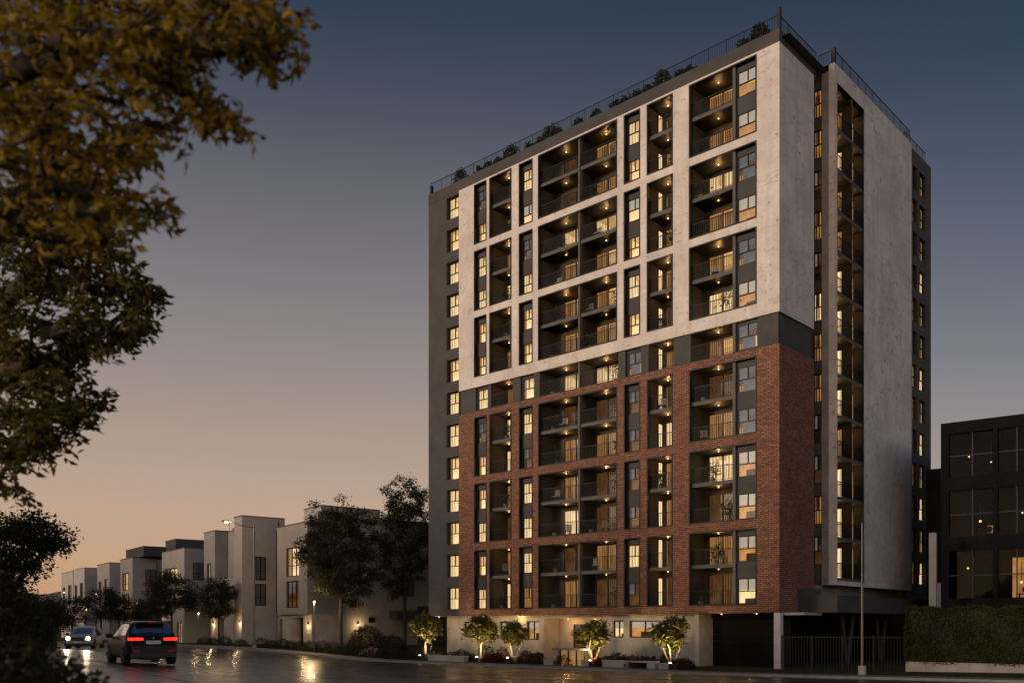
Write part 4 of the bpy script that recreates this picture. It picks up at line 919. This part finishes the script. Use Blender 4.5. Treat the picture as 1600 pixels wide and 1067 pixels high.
def roof_bits(t, x, y, z):
    mb = MB(); mb.box(x, x + .9, y, y + .7, z, z + .55); mb.build('roof_unit', 'grey_concrete', t)
    mb = MB(); mb.tube((x - .8, y, z), (x - .8, y, z + 1.5), .025, .02, 5); mb.tube((x - 1.1, y, z + 1.35), (x - .5, y, z + 1.35), .015, .015, 4); mb.build('aerial', 'dark_metal', t)
roof_bits(t, L + 2.5, 2.5, zl)
# white house with the upper block
t, p = house(288, 106, 'white townhouse with a set back roof block behind the bushy tree'); L = hpx(p, 253); zt = hz(p, 856)
block(t, L, 0, 0, 12, 0, zt, 'white_render', [(hpx(p, 257), hpx(p, 277), hz(p, 901), hz(p, 884), 2), (hpx(p, 256), hpx(p, 278), hz(p, 950), hz(p, 925), 3), (hpx(p, 257), hpx(p, 270), 0, 2.7, 'dark'), (hpx(p, 276), hpx(p, 284), 0, 2.5, 2)])
mb = MB(); mb.box(hpx(p, 255), hpx(p, 280), -.5, -.02, hz(p, 921), hz(p, 917)); mb.build('sill', 'grey_concrete', t)
block(t, L * .5, 1.5, 6, 13, zt - .2, hz(p, 838), 'white_render', []); block(t, .002, 5.0, 5, 12, 0, zt - 1.0, 'grey_render', [(1.5, 4.0, 0, 2.8, 'dark'), (1.5, 3.6, 4.5, 7, 3)])
wall_lamp(t, L + .4, 0, 2.6); hwin(t, .03, 1.0, hz(p, 905), 1.2, 2.0, 3, R(90)); hwin(t, .03, 3.2, hz(p, 945), 1.3, 2.0, 2, R(90)); mb = MB(); mb.tube((.06, 4.6, 0), (.06, 4.6, zt - .2), .05, .05, 6); mb.build('downpipe', 'dark_metal', t)
# house with the dark top
t, p = house(207, 119, 'white townhouse with a dark flat roof box and dark side wing'); L = hpx(p, 188); zt = hz(p, 871)
block(t, L, 0, 0, 10, 0, zt, 'white_render', [(hpx(p, 191), hpx(p, 201), hz(p, 921), hz(p, 893), 2), (hpx(p, 191), hpx(p, 202), hz(p, 953), hz(p, 928), 3), (hpx(p, 190), hpx(p, 203), 0, 2.6, 'dark')])
block(t, L - .3, 2.2, .8, 9, zt + .12, hz(p, 855), 'charcoal_render', []); block(t, .002, 5.5, 3, 11, 0, hz(p, 876), 'charcoal_render', [(1.2, 2.8, hz(p, 916), hz(p, 894), 3), (3.2, 4.6, hz(p, 912), hz(p, 894), 6), (1.2, 3.4, 0, 2.8, 'dark')])
block(t, 2.3, 6.6, 3.5, 10, hz(p, 875), hz(p, 846), 'charcoal_render', [])
wall_lamp(t, -.4, 0, 2.6); hwin(t, .03, 1.6, hz(p, 915), 1.3, 2.2, 3, R(90)); mb = MB(); mb.tube((.06, 5.0, 0), (.06, 5.0, zt - .2), .05, .05, 6); mb.build('downpipe', 'dark_metal', t)
# farther ones
for px, pl, d, ty, ub, label, k1 in ((171, 152, 136, 879, 868, 'pale townhouse with a low roof block left of the dark topped one', 1), (132, 115, 154, 887, None, 'distant pale townhouse above the silver car', 3), (114, 96, 176, 892, None, 'farthest dim townhouse at the end of the row', 3)):
    t, p = house(px, d, label); L = hpx(p, pl); zt = hz(p, ty); w = -L
    block(t, L, 0, 0, 11, 0, zt, 'white_render', [(L * .42, L * .10, zt * .50, zt * .80, k1), (L * .9, L * .66, zt * .45, zt * .78, 3)])
    block(t, .002, 5.5, 3.5, 11, 0, zt - .7, 'charcoal_render' if d > 140 else 'grey_render', [(1, 2.4, zt * .5, zt * .75, 3)])
    if ub: block(t, L * .9, 3.0, 4.5, 12, zt - .2, hz(p, ub), 'white_render', [])
# hills at the street's end
mb = MB()
for k, (d, h0, s) in enumerate(((620, 36, 3), (800, 47, 8))):
    rr = random.Random(s); n = 60; vs = []
    for i in range(n + 1):
        x = -d * .75 + d * .6 * i / n; h = h0 * (.75 + .3 * math.sin(i * .33 + s) * math.sin(i * .13 + 1) + .03 * rr.random()) * max(0, min(1, (n - i) / 22))
        for q, e in ((0, 0), (30, .55), (70, 1.0), (160, .6), (260, 0)): vs.append((x, d + q, -1 + (h + 1) * e))
    mb.add(vs, [(i * 5 + j, i * 5 + j + 1, i * 5 + j + 6, i * 5 + j + 5) for i in range(n) for j in range(4)], 0, True)
tag(mb.build('hills', 'far_hill'), kind='structure')

# ------------------------------------------------------------------ street lamps
dd = dl(397, -5.9); b = at(397, dd); b.z -= .1; ht = CZ - (822 - PY) / F * dd - b.z; k = dd / F
t = thing('street_lamp', 'tall street lamp with a long arm reaching left, lit, before the tallest townhouse', 'street lamp', b)
mb = MB(); mb.tube((0, 0, 0), (0, 0, ht), .11, .07, 10); mb.lathe((0, 0, 0), [(.2, 0), (.2, .4), (.12, .45)], 12); mb.build('pole', 'steel_pole', t)
hz0 = CZ - (815 - PY) * k - b.z; hxp = (357 - 397) * k
mb = MB(); mb.tube((0, 0, ht - .15), (hxp * .55, 0, ht - .15 + (hz0 - ht) * .62), .05, .045, 8); mb.tube((hxp * .55, 0, ht - .15 + (hz0 - ht) * .62), (hxp, 0, hz0 + .06), .045, .04, 8); mb.build('arm', 'steel_pole', t)
mb = MB(); mb.box(hxp - .62, hxp + .1, -.16, .16, hz0 + .02, hz0 + .12); mb.build('lamp_head', 'dark_metal', t)
mb = MB(); mb.ball((hxp - .2, 0, hz0 - .02), .16, 10, 0, .55); mb.build('bulb', 'street_bulb', t)
lamp_light(t, (hxp - .2, -.1, hz0 - .3), 260)
b = at(1347, 47.5); b.z -= .05; k = 47.5 / F; ht = (1056 - 818) * k
t = thing('lamp_post', 'slim unlit post on a concrete foot in front of the fence at right', 'lamp post', b)
mb = MB(); mb.tube((0, 0, .3), (0, 0, ht * .58), .07, .06, 10); mb.tube((0, 0, ht * .58), (0, 0, ht), .045, .04, 10); mb.build('pole', 'steel_pole', t)
mb = MB(); mb.lathe((0, 0, 0), [(.2, 0), (.2, .5), (.17, .53), (.001, .53)], 14); mb.build('foot', 'light_concrete', t)
mb = MB(); mb.box(-.13, .13, -.05, .05, ht + .001, ht + .06); mb.box(-.05, .05, -.05, .05, ht + .061, ht + .3); mb.build('cap', 'dark_metal', t)
for px, py, d, nm, pw in ((491, 940, dl(491, -5.9), 'short lit garden lamp by the kerb beneath the large dense tree', 420), (150, 927, 118, 'lit lamp post far down the street, by the distant slim tree', 60), (214, 941, 104, 'lit lamp left of the bushy tree behind the black car', 50), (172, 940, 122, 'dim lit lamp between the two small distant trees', 30), (100, 925, 138, 'faint lit lamp at the far left end of the row', 30), (310, 958, 95, 'small lit lamp at the left corner of the tallest townhouse', 35), (135, 952, 126, 'low lit lamp above the silver car roof', 25)):
    b = at(px, d); h = CZ - (py - PY) / F * d - b.z; t = thing('garden_lamp', nm, 'lamp', b, 0, 'small lamps along the street')
    mb = MB(); mb.tube((0, 0, 0), (0, 0, h - .1), .05, .035, 8); mb.build('pole', 'steel_pole', t); mb = MB(); mb.lathe((0, 0, h), [(.12, .13), (.02, .18)], 10); mb.build('cap', 'dark_metal', t)
    mb = MB(); mb.ball((0, 0, h), .085, 10); mb.build('bulb', 'bulb' if d > 90 else 'street_bulb', t); lamp_light(t, (0, -.18, h), pw)

# ------------------------------------------------------------------ right edge: fence, hedge, glass office
a, b = bw(.3, -1.2), bw(12.5, -1.2)
fa = at(1222, 53.5); fb = at(1414, 51.5); v = fb - fa; L = Vector((v.x, v.y, 0)).length
t = thing('metal_fence', 'dark metal bar fence closing the undercroft right of the garage', 'fence', fa, math.atan2(v.y, v.x))
mb = MB(); n = int(L / .16)
for i in range(n): mb.box(.1 + i * .16, .13 + i * .16, -.015, .015, .05, 1.95)
mb.build('bars', 'dark_metal', t); mb = MB(); mb.box(0, L, -.03, .03, 1.951, 2.02); mb.box(0, L, -.03, .03, 0.0, .05); mb.build('rail', 'dark_metal', t)
for i in range(5): mb = MB(); mb.box(L * i / 4 - .05, L * i / 4 + .05, -.05, .05, 0, 2.1); mb.build('post', 'dark_metal', t)
ha = at(1415, 51.2); hb_ = at(1700, 45.5); v = hb_ - ha; L = Vector((v.x, v.y, 0)).length; rz = math.atan2(v.y, v.x)
t = thing('planter_wall', 'low pale stone wall under the clipped hedge', 'wall', (ha.x, ha.y, min(ha.z, hb_.z) - .3), rz); mb = MB()
for i in range(8): mb.box(L * i / 8 + .004, L * (i + 1) / 8 - .004, 0, 1.2, 0, .86); 
mb.build('stone_blocks', 'light_concrete', t)
mb = MB(); mb.box(0, L, .06, 1.14, .862, .90); mb.build('earth', 'soil', t)
rng = np.random.default_rng(77); n = 30000
q = rng.random((n, 3)) * np.array([L, 1.3, 3.05]) + np.array([0, -.05, .55]); face = rng.random(n)
q[face < .55, 1] = -.02 + rng.random((face < .55).sum()) * .16; q[(face >= .55) & (face < .72), 2] = 3.50 + rng.random(((face >= .55) & (face < .72)).sum()) * .12
q[(face >= .72) & (face < .86), 0] = rng.random(((face >= .72) & (face < .86)).sum()) * .15
t2 = thing('hedge', 'tall clipped dark hedge standing on the pale stone wall at right', 'hedge', (ha.x, ha.y, min(ha.z, hb_.z) - .1), rz)
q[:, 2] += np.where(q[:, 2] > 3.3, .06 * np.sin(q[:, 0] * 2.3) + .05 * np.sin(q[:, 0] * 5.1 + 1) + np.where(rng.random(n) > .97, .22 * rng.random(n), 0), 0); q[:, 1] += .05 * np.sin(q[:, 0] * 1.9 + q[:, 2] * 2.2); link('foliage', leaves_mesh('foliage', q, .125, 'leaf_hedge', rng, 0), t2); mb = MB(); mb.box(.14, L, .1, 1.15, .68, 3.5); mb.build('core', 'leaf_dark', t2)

ORZ = math.atan2(-.60, .80); op = at(1470, 63); op.z = 0; OZ = lambda py: CZ - (py - PY) / F * 63
t = thing('office_building', 'low dark glass office block behind the hedge at the right edge', 'office building', op, ORZ)
fl = [0.0, OZ(950), OZ(853), OZ(758), OZ(664)]; mb = MB()
for i, z in enumerate((OZ(945), OZ(850), OZ(757))): mb.box(0, 16, 0, .35, z - .5, z + .45)
mb.box(0, 16, 0, .35, OZ(680), OZ(662)); mb.box(0, .5, .002, .36, 0, OZ(664))
for x in (3.35, 8.0, 12.5): mb.box(x - .14, x + .14, -.02, .348, 0, OZ(680))
mb.build('frame', 'office_black', t)
mb = MB()
for i in range(3):
    z0, z1 = (OZ(945), OZ(850), OZ(757))[i] + .45, (OZ(850) - .5, OZ(757) - .5, OZ(680))[i]
    for x in (1.95, 4.6, 5.9, 7.0, 9.5, 11): mb.box(x - .035, x + .035, .1, .2, z0, z1)
    mb.box(.5, 16, .11, .19, z0 + (z1 - z0) * .47, z0 + (z1 - z0) * .47 + .07)
mb.build('mullion', 'dark_metal', t)
mb = MB(); mb.quad((.5, .22, 0), (16, .22, 0), (16, .22, OZ(680)), (.5, .22, OZ(680))); mb.build('glazing', 'dark_glass', t)
mb = MB(); mb.quad((0, .35, 0), (0, 14, 0), (0, 14, OZ(664)), (0, .35, OZ(664))); mb.quad((.5, 7, 0), (16, 7, 0), (16, 7, OZ(664)), (.5, 7, OZ(664))); mb.quad((0, .35, OZ(664)), (16, .35, OZ(664)), (16, 14, OZ(664)), (0, 14, OZ(664)))
for z in (OZ(945), OZ(850), OZ(757)): mb.box(.4, 16, .36, 6.99, z - .3, z)
for x in (3.35, 8.0): mb.box(x - .08, x + .08, .36, 6.98, 0, OZ(680))
mb.build('inner_wall', 'office_black', t)
rr = random.Random(4)
for i, z in enumerate((OZ(945), OZ(850), OZ(757))):     # office lamps, furniture and lit back walls seen through the glass
    for x in ((1.3, 3.0, 4.2, 4.9, 5.6, 6.8, 7.4), (1.8, 2.9, 4.4, 5.3, 6.6, 7.5, 10.2), (1.1, 2.7, 5.2, 6.0, 6.6, 7.6, 9.5))[i]:
        dy = 1.2 + 4.0 * rr.random(); dz = -.3 - 1.5 * rr.random() ** 2
        mb = MB(); mb.tube((x, dy, z + 3.1), (x, dy, z + 2.95 + dz), .02); mb.ball((x, dy, z + 2.9 + dz), .05 + .04 * rr.random(), 8, 1); mb.build('pendant_lamp', ['dark_metal', 'soft_amber'], t)
    for x in (2.2, 4.4, 6.2, 9.2):
        mb = MB(); mb.box(x, x + 1.1, 1.4, 2.0, z + .70, z + .75); mb.box(x + .1, x + .16, 1.5, 1.9, z, z + .7); mb.box(x + .94, x + 1.0, 1.5, 1.9, z, z + .7); mb.ball((x + .5, 1.7, z + 1.0), .22, 7); mb.build('desk', 'office_black', t)
for x0, x1, z0, z1, m in ((3.6, 5.2, OZ(945) + .5, OZ(945) + 3.4, 'room_wall_lit'), (4.0, 4.9, OZ(945) + 2.2, OZ(945) + 3.4, 'room_wall_lit'), (5.0, 6.9, OZ(850) + 1.6, OZ(850) + 3.4, 'room_wall_lit'), (5.4, 6.8, OZ(757) + .5, OZ(757) + 1.8, 'room_wall_lit'), (2.3, 2.9, OZ(757) + .5, OZ(757) + 1.2, 'room_wall_dim'), (2.0, 2.5, OZ(850) + 1.0, OZ(850) + 1.6, 'room_wall_lit'), (7.0, 7.4, OZ(757) + .5, OZ(757) + 1.4, 'room_wall_lit'), (6.3, 7.2, OZ(945) + .5, OZ(945) + 1.9, 'room_wall_dim'), (9.0, 11.5, OZ(850) + .4, OZ(850) + 3.0, 'room_wall_dim')):
    mb = MB(); mb.box(x0, x1, 5.2, 5.3, z0, z1); mb.build('lit_partition', m, t)
mb = MB(); mb.box(-1.2, -.01, 1.2, 9, 0, OZ(727)); mb.build('side_block', 'office_black', t)
mb = MB(); mb.box(-.62, -.02, .3, 1.19, 0, OZ(910)); mb.build('service_door', 'grey_concrete', t)
b = at(1457, 60.5); b.z = 0; t = thing('stone_slab', 'upright pale grey stone slab between the tower and the office', 'slab', b, ORZ)
mb = MB(); mb.box(-.22, .22, 0, .35, 0, CZ - (832 - PY) / F * 60.5); mb.build('slab', 'grey_concrete', t)

# ------------------------------------------------------------------ cars
def car(name, label, loc, rz, dims, pmat, rear_lit, front_lit, group='cars on the wet road'):
    """y runs forward from the rear bumper (0) to the nose (L)."""
    L, Wd, Hh, seed = dims; t = thing(name, label, 'car', loc, rz, group); N = 57; ys = np.linspace(0, L, N); u = ys / L * 4.6
    def tab(a, b, sm=2):
        v = np.interp(u, a, b)
        for _ in range(sm): v = np.convolve(np.pad(v, 1, mode='edge'), [.25, .5, .25], 'valid')
        return v
    s = Hh / 1.68; ws = Wd / 1.86
    top = tab([0, .05, .14, .30, .62, .80, 1.7, 2.4, 2.72, 3.45, 3.62, 4.25, 4.48, 4.6], [.66, .93, 1.08, 1.30, 1.58, 1.635, 1.68, 1.63, 1.52, 1.10, 1.05, .95, .82, .62], 1) * s
    belt = np.minimum(tab([0, .3, 1, 3.4, 4.6], [1.10, 1.10, 1.07, 1.02, .98]) * s, top - .012)
    hw = tab([0, .06, .2, .6, 3.9, 4.25, 4.5, 4.6], [.74, .83, .90, .945, .93, .87, .76, .66]) * ws
    rw = tab([0, .2, .5, .8, 2.3, 2.8, 3.5, 4.6], [.84, .80, .68, .645, .63, .66, .78, .60]) * ws; rw = np.where(top - belt < .05, hw * .9, np.minimum(rw, hw * .9))
    bot = tab([0, .15, .4, 4.2, 4.5, 4.6], [.40, .30, .24, .22, .28, .36]) * s
    rows = []
    for i in range(N):
        h, r, b_, z, tp = hw[i], rw[i], belt[i], bot[i], top[i]; cab = max(tp - b_, .012)
        sec = [(0, z), (h * .80, z), (h * .93, z + .05), (h * .985, z + .16), (h * .995, z + (b_ - z) * .42), (h, z + (b_ - z) * .66), (h * .975, z + (b_ - z) * .86), (h * .925, b_),
               (h * .925 + (r - h * .925) * .12, b_ + cab * .10), (h * .925 + (r - h * .925) * .80, b_ + cab * .80), (r * .955, b_ + cab * .88), (r * .85, b_ + cab * .955), (r * .5, tp - cab * .008), (0, tp)]
        rows.append(sec)
    K = len(rows[0])
    def put(which, mname, mat, sides=(1, -1)):
        mb = MB(); vs, fs = [], []
        for sgn in sides:
            o = len(vs)
            for i in range(N):
                for x, z in rows[i]: vs.append((sgn * x, ys[i], z))
            for i in range(N - 1):
                for j in range(K - 1):
                    if which(i, j): f = (o + i * K + j, o + i * K + j + 1, o + (i + 1) * K + j + 1, o + (i + 1) * K + j); fs.append(f if sgn > 0 else f[::-1])
        used = sorted({q for f in fs for q in f}); ix = {q: n_ for n_, q in enumerate(used)}
        mb.add([vs[q] for q in used], [tuple(ix[q] for q in f) for f in fs], 0, True); return mb.build(mname, mat, t)
    uu = (u[:-1] + u[1:]) / 2
    side = lambda i, j: 8 <= j <= 8 and .85 < uu[i] < 3.15 and not 1.80 < uu[i] < 1.92
    rear = lambda i, j: j >= 11 and .17 < uu[i] < .54 or (j == 10 and .26 < uu[i] < .48)
    front = lambda i, j: j >= 11 and 2.60 < uu[i] < 3.46
    put(lambda i, j: not (side(i, j) or rear(i, j) or front(i, j)), 'body', pmat)
    put(side, 'side_window', 'car_glass', (1,)); put(side, 'side_window', 'car_glass', (-1,)); put(rear, 'rear_window', 'car_glass'); put(front, 'windscreen', 'car_glass')
    e = MB(); sec = rows[0]; e.add([(x, 0, z) for x, z in sec] + [(-x, 0, z) for x, z in sec[::-1]], [tuple(range(2 * K))]); e.build('tail_skin', pmat, t); e = MB(); sec = rows[-1]; e.add([(x, L, z) for x, z in sec] + [(-x, L, z) for x, z in sec[::-1]], [tuple(range(2 * K))]); e.build('nose_skin', pmat, t)
    e = MB(); e.box(-hw[3] * .90, hw[3] * .90, -.03, .10, .30 * s, .47 * s); e.box(-hw[6] * .96, hw[6] * .96, L - .10, L + .02, .28 * s, .42 * s); e.build('bumper', 'black_plastic', t)
    e = MB(); e.box(-.30, .30, .2, L - .2, .20 * s, .32 * s); e.build('underbody', 'black_plastic', t)
    cab_in = MB(); cab_in.box(-.55 * ws, .55 * ws, .9, 2.6, .5, 1.0 * s); cab_in.build('seats', 'black_plastic', t)
    R0 = .36 * s
    for sx in (-1, 1):
        for yy in (.86 * L / 4.6, 3.68 * L / 4.6):
            x1 = sx * (Wd / 2 + .012); w = MB(); w.tube((x1 - sx * .25, yy, R0), (x1, yy, R0), R0, R0 * .985, 26); wh = w.build('wheel', 'tyre', t)
            w = MB(); w.tube((x1 - sx * .02, yy, R0), (x1 + sx * .006, yy, R0), R0 * .70, R0 * .66, 22)
            for q in range(5): a = q * math.tau / 5; w.tube((x1 + sx * .012, yy, R0), (x1 + sx * .012, yy + R0 * .62 * math.cos(a), R0 + R0 * .62 * math.sin(a)), .045, .03, 6)
            w.build('rim', 'rim', wh)
            w = MB(); nn = 18
            for q in range(nn):
                a0, a1 = math.pi * q / nn - .12, math.pi * (q + 1) / nn - .12
                for r0, r1, xa in ((R0 * 1.02, R0 * 1.2, x1 - sx * .004),):
                    w.quad((xa, yy + r0 * math.cos(a0), R0 + r0 * math.sin(a0)), (xa, yy + r1 * math.cos(a0), R0 + r1 * math.sin(a0)), (xa, yy + r1 * math.cos(a1), R0 + r1 * math.sin(a1)), (xa, yy + r0 * math.cos(a1), R0 + r0 * math.sin(a1)))
            w.build('wheel_arch', 'black_plastic', t)
        m = MB(); m.ball((sx * (Wd / 2 + .12), 3.02 * L / 4.6, 1.10 * s), .13, 8, 0, .75); m.tube((sx * (Wd / 2 - .08), 3.04 * L / 4.6, 1.02 * s), (sx * (Wd / 2 + .08), 3.02 * L / 4.6, 1.06 * s), .035, .035, 6); m.build('wing_mirror', 'black_plastic', t)
        m = MB(); m.tube((sx * rw[20], .9, 1.66 * s), (sx * rw[28], 2.3, 1.66 * s), .022, .022, 6); m.build('roof_rail', 'black_plastic', t)
        for yy in (1.75, 2.75): m = MB(); m.box(sx * hw[20] * .985 - .012, sx * hw[20] * .985 + .012, yy * L / 4.6 - .1, yy * L / 4.6 + .1, .93 * s, .955 * s); m.build('door_handle', 'black_plastic', t)
        # lamps: a lens wrapped round each rear corner with lit strips, a headlamp at the nose
        m = MB(); zc = 1.0 * s
        pts = [(sx * .36 * ws, .075, 0), (sx * .60 * ws, .082, 0), (sx * .80 * ws, .11, 0), (sx * .885 * ws, .20, 0), (sx * .92 * ws, .38, 0)]
        for (xa, ya, _), (xb, yb, _) in zip(pts, pts[1:]):
            m.quad((xa, ya - .05, zc - .07), (xb, yb - .05, zc - .085), (xb, yb - .02, zc + .065), (xa, ya - .02, zc + .03))
        ln = m.build('tail_light', 'tail_lens', t); m = MB()
        for dz in (-.045, .012):
            for (xa, ya, _), (xb, yb, _) in list(zip(pts, pts[1:]))[0:3]:
                m.quad((xa, ya - .066, zc + dz - .008), (xb, yb - .066, zc + dz - .012), (xb, yb - .058, zc + dz + .014), (xa, ya - .058, zc + dz + .008))
        m.build('light_strip', 'tail_led' if rear_lit else 'tail_lens', ln)
        m = MB(); m.box(sx * .62 * ws - .12, sx * .62 * ws + .12, -.045, -.034, .52 * s, .56 * s); m.build('reflector', 'tail_dim', t)
        m = MB(); zc = .80 * s; m.box(sx * .66 * ws - .19, sx * .66 * ws + .19, L - .32, L - .055, zc - .08, zc + .09); hl = m.build('headlight', 'black_plastic', t)
        m = MB(); m.tube((sx * .66 * ws, L - .06, zc), (sx * .66 * ws, L - .03, zc), .13, .13, 14); m.build('headlight_lens', 'headlight' if front_lit else 'plate_white', hl)
    if front_lit:
        m = MB(); m.box(-.44, .44, L - .10, L + .012, .62 * s, .88 * s); g_ = m.build('grille', 'black_plastic', t); m = MB()
        for q in range(4): m.box(-.42, .42, L + .013, L + .022, (.64 + .06 * q) * s, (.655 + .06 * q) * s)
        m.build('grille_bars', 'rim', g_); m = MB(); m.box(-.24, .24, L + .022, L + .032, .47 * s, .57 * s); m.build('number_plate', 'plate_white', t)
    m = MB(); m.box(-.5 * ws, .5 * ws, .40, .66, 1.60 * s, 1.625 * s); m.build('spoiler', pmat, t)
    m = MB(); m.box(-.15, .15, .385, .398, 1.585 * s, 1.622 * s); m.build('brake_light', 'tail_dim', t)
    m = MB(); m.tube((-.02, 1.0, 1.66 * s), (-.02, .78, 1.82 * s), .012, .005, 5); m.build('antenna', 'black_plastic', t)
    return t, s
def head(v): return math.atan2(-v[0], v[1])
sl = gnd(185, 1036, 28); 
suv = Vector((0, 0, 0)); rc = ray(240, 1037, 35.2); hd = R(33.5)
base = Vector((rc.x, rc.y, H(rc.x, rc.y)))
dirv = Vector((-math.sin(hd), math.cos(hd), 0)); slope = (H(*(base + dirv * 4.6)[:2]) - base.z) / 4.6
t, s = car('suv', 'black sports utility car seen from behind with red tail lights lit', (base.x, base.y, base.z + .01), hd, (4.6, 1.90, 1.72, 1), 'paint_black', True, False)
t.rotation_euler = (math.atan(slope), 0, hd)
m = MB(); m.box(-.27, .27, .005, .016, .80 * s, .925 * s); pl = m.build('number_plate', 'plate_white', t)
fc = bpy.data.curves.new('plate_text', 'FONT'); fc.body = '-I YNU V-I'; fc.size = .095; fc.align_x = 'CENTER'; fc.align_y = 'CENTER'; fo = bpy.data.objects.new('tmp', fc); COL.objects.link(fo)
bpy.context.view_layer.update(); me = bpy.data.meshes.new_from_object(fo.evaluated_get(bpy.context.evaluated_depsgraph_get())); bpy.data.objects.remove(fo); me.materials.append(MATS['black_plastic'])
o = link('plate_lettering', me, pl, (0, .003, .862 * s)); o.rotation_euler = (R(90), 0, 0)
m = MB(); m.tube((0, .02, 1.02 * s), (0, .045, 1.02 * s), .035, .035, 12); m.build('badge', 'rim', t)
rc = ray(120, 1012, 66); base = Vector((rc.x, rc.y, H(rc.x, rc.y))); hd = R(180 + 12)
t, s = car('estate_car', 'silver car driving towards the viewer with both headlights on', (base.x - math.sin(hd) * -4.6, base.y + 4.6, base.z + .01), hd, (4.5, 1.92, 1.66, 2), 'paint_silver', False, True)
for sx in (-.66, .66): 
    l = bpy.data.lights.new('headlight_beam', 'SPOT'); l.energy = 220; l.color = (1, .78, .5); l.spot_size = R(70); l.spot_blend = .8; l.shadow_soft_size = .08
    o = bpy.data.objects.new('headlight_beam', l); COL.objects.link(o); o.parent = t; o.location = (sx, 4.62, .78); o.rotation_euler = Vector((0, -1, .10)).to_track_quat('Z', 'Y').to_euler()
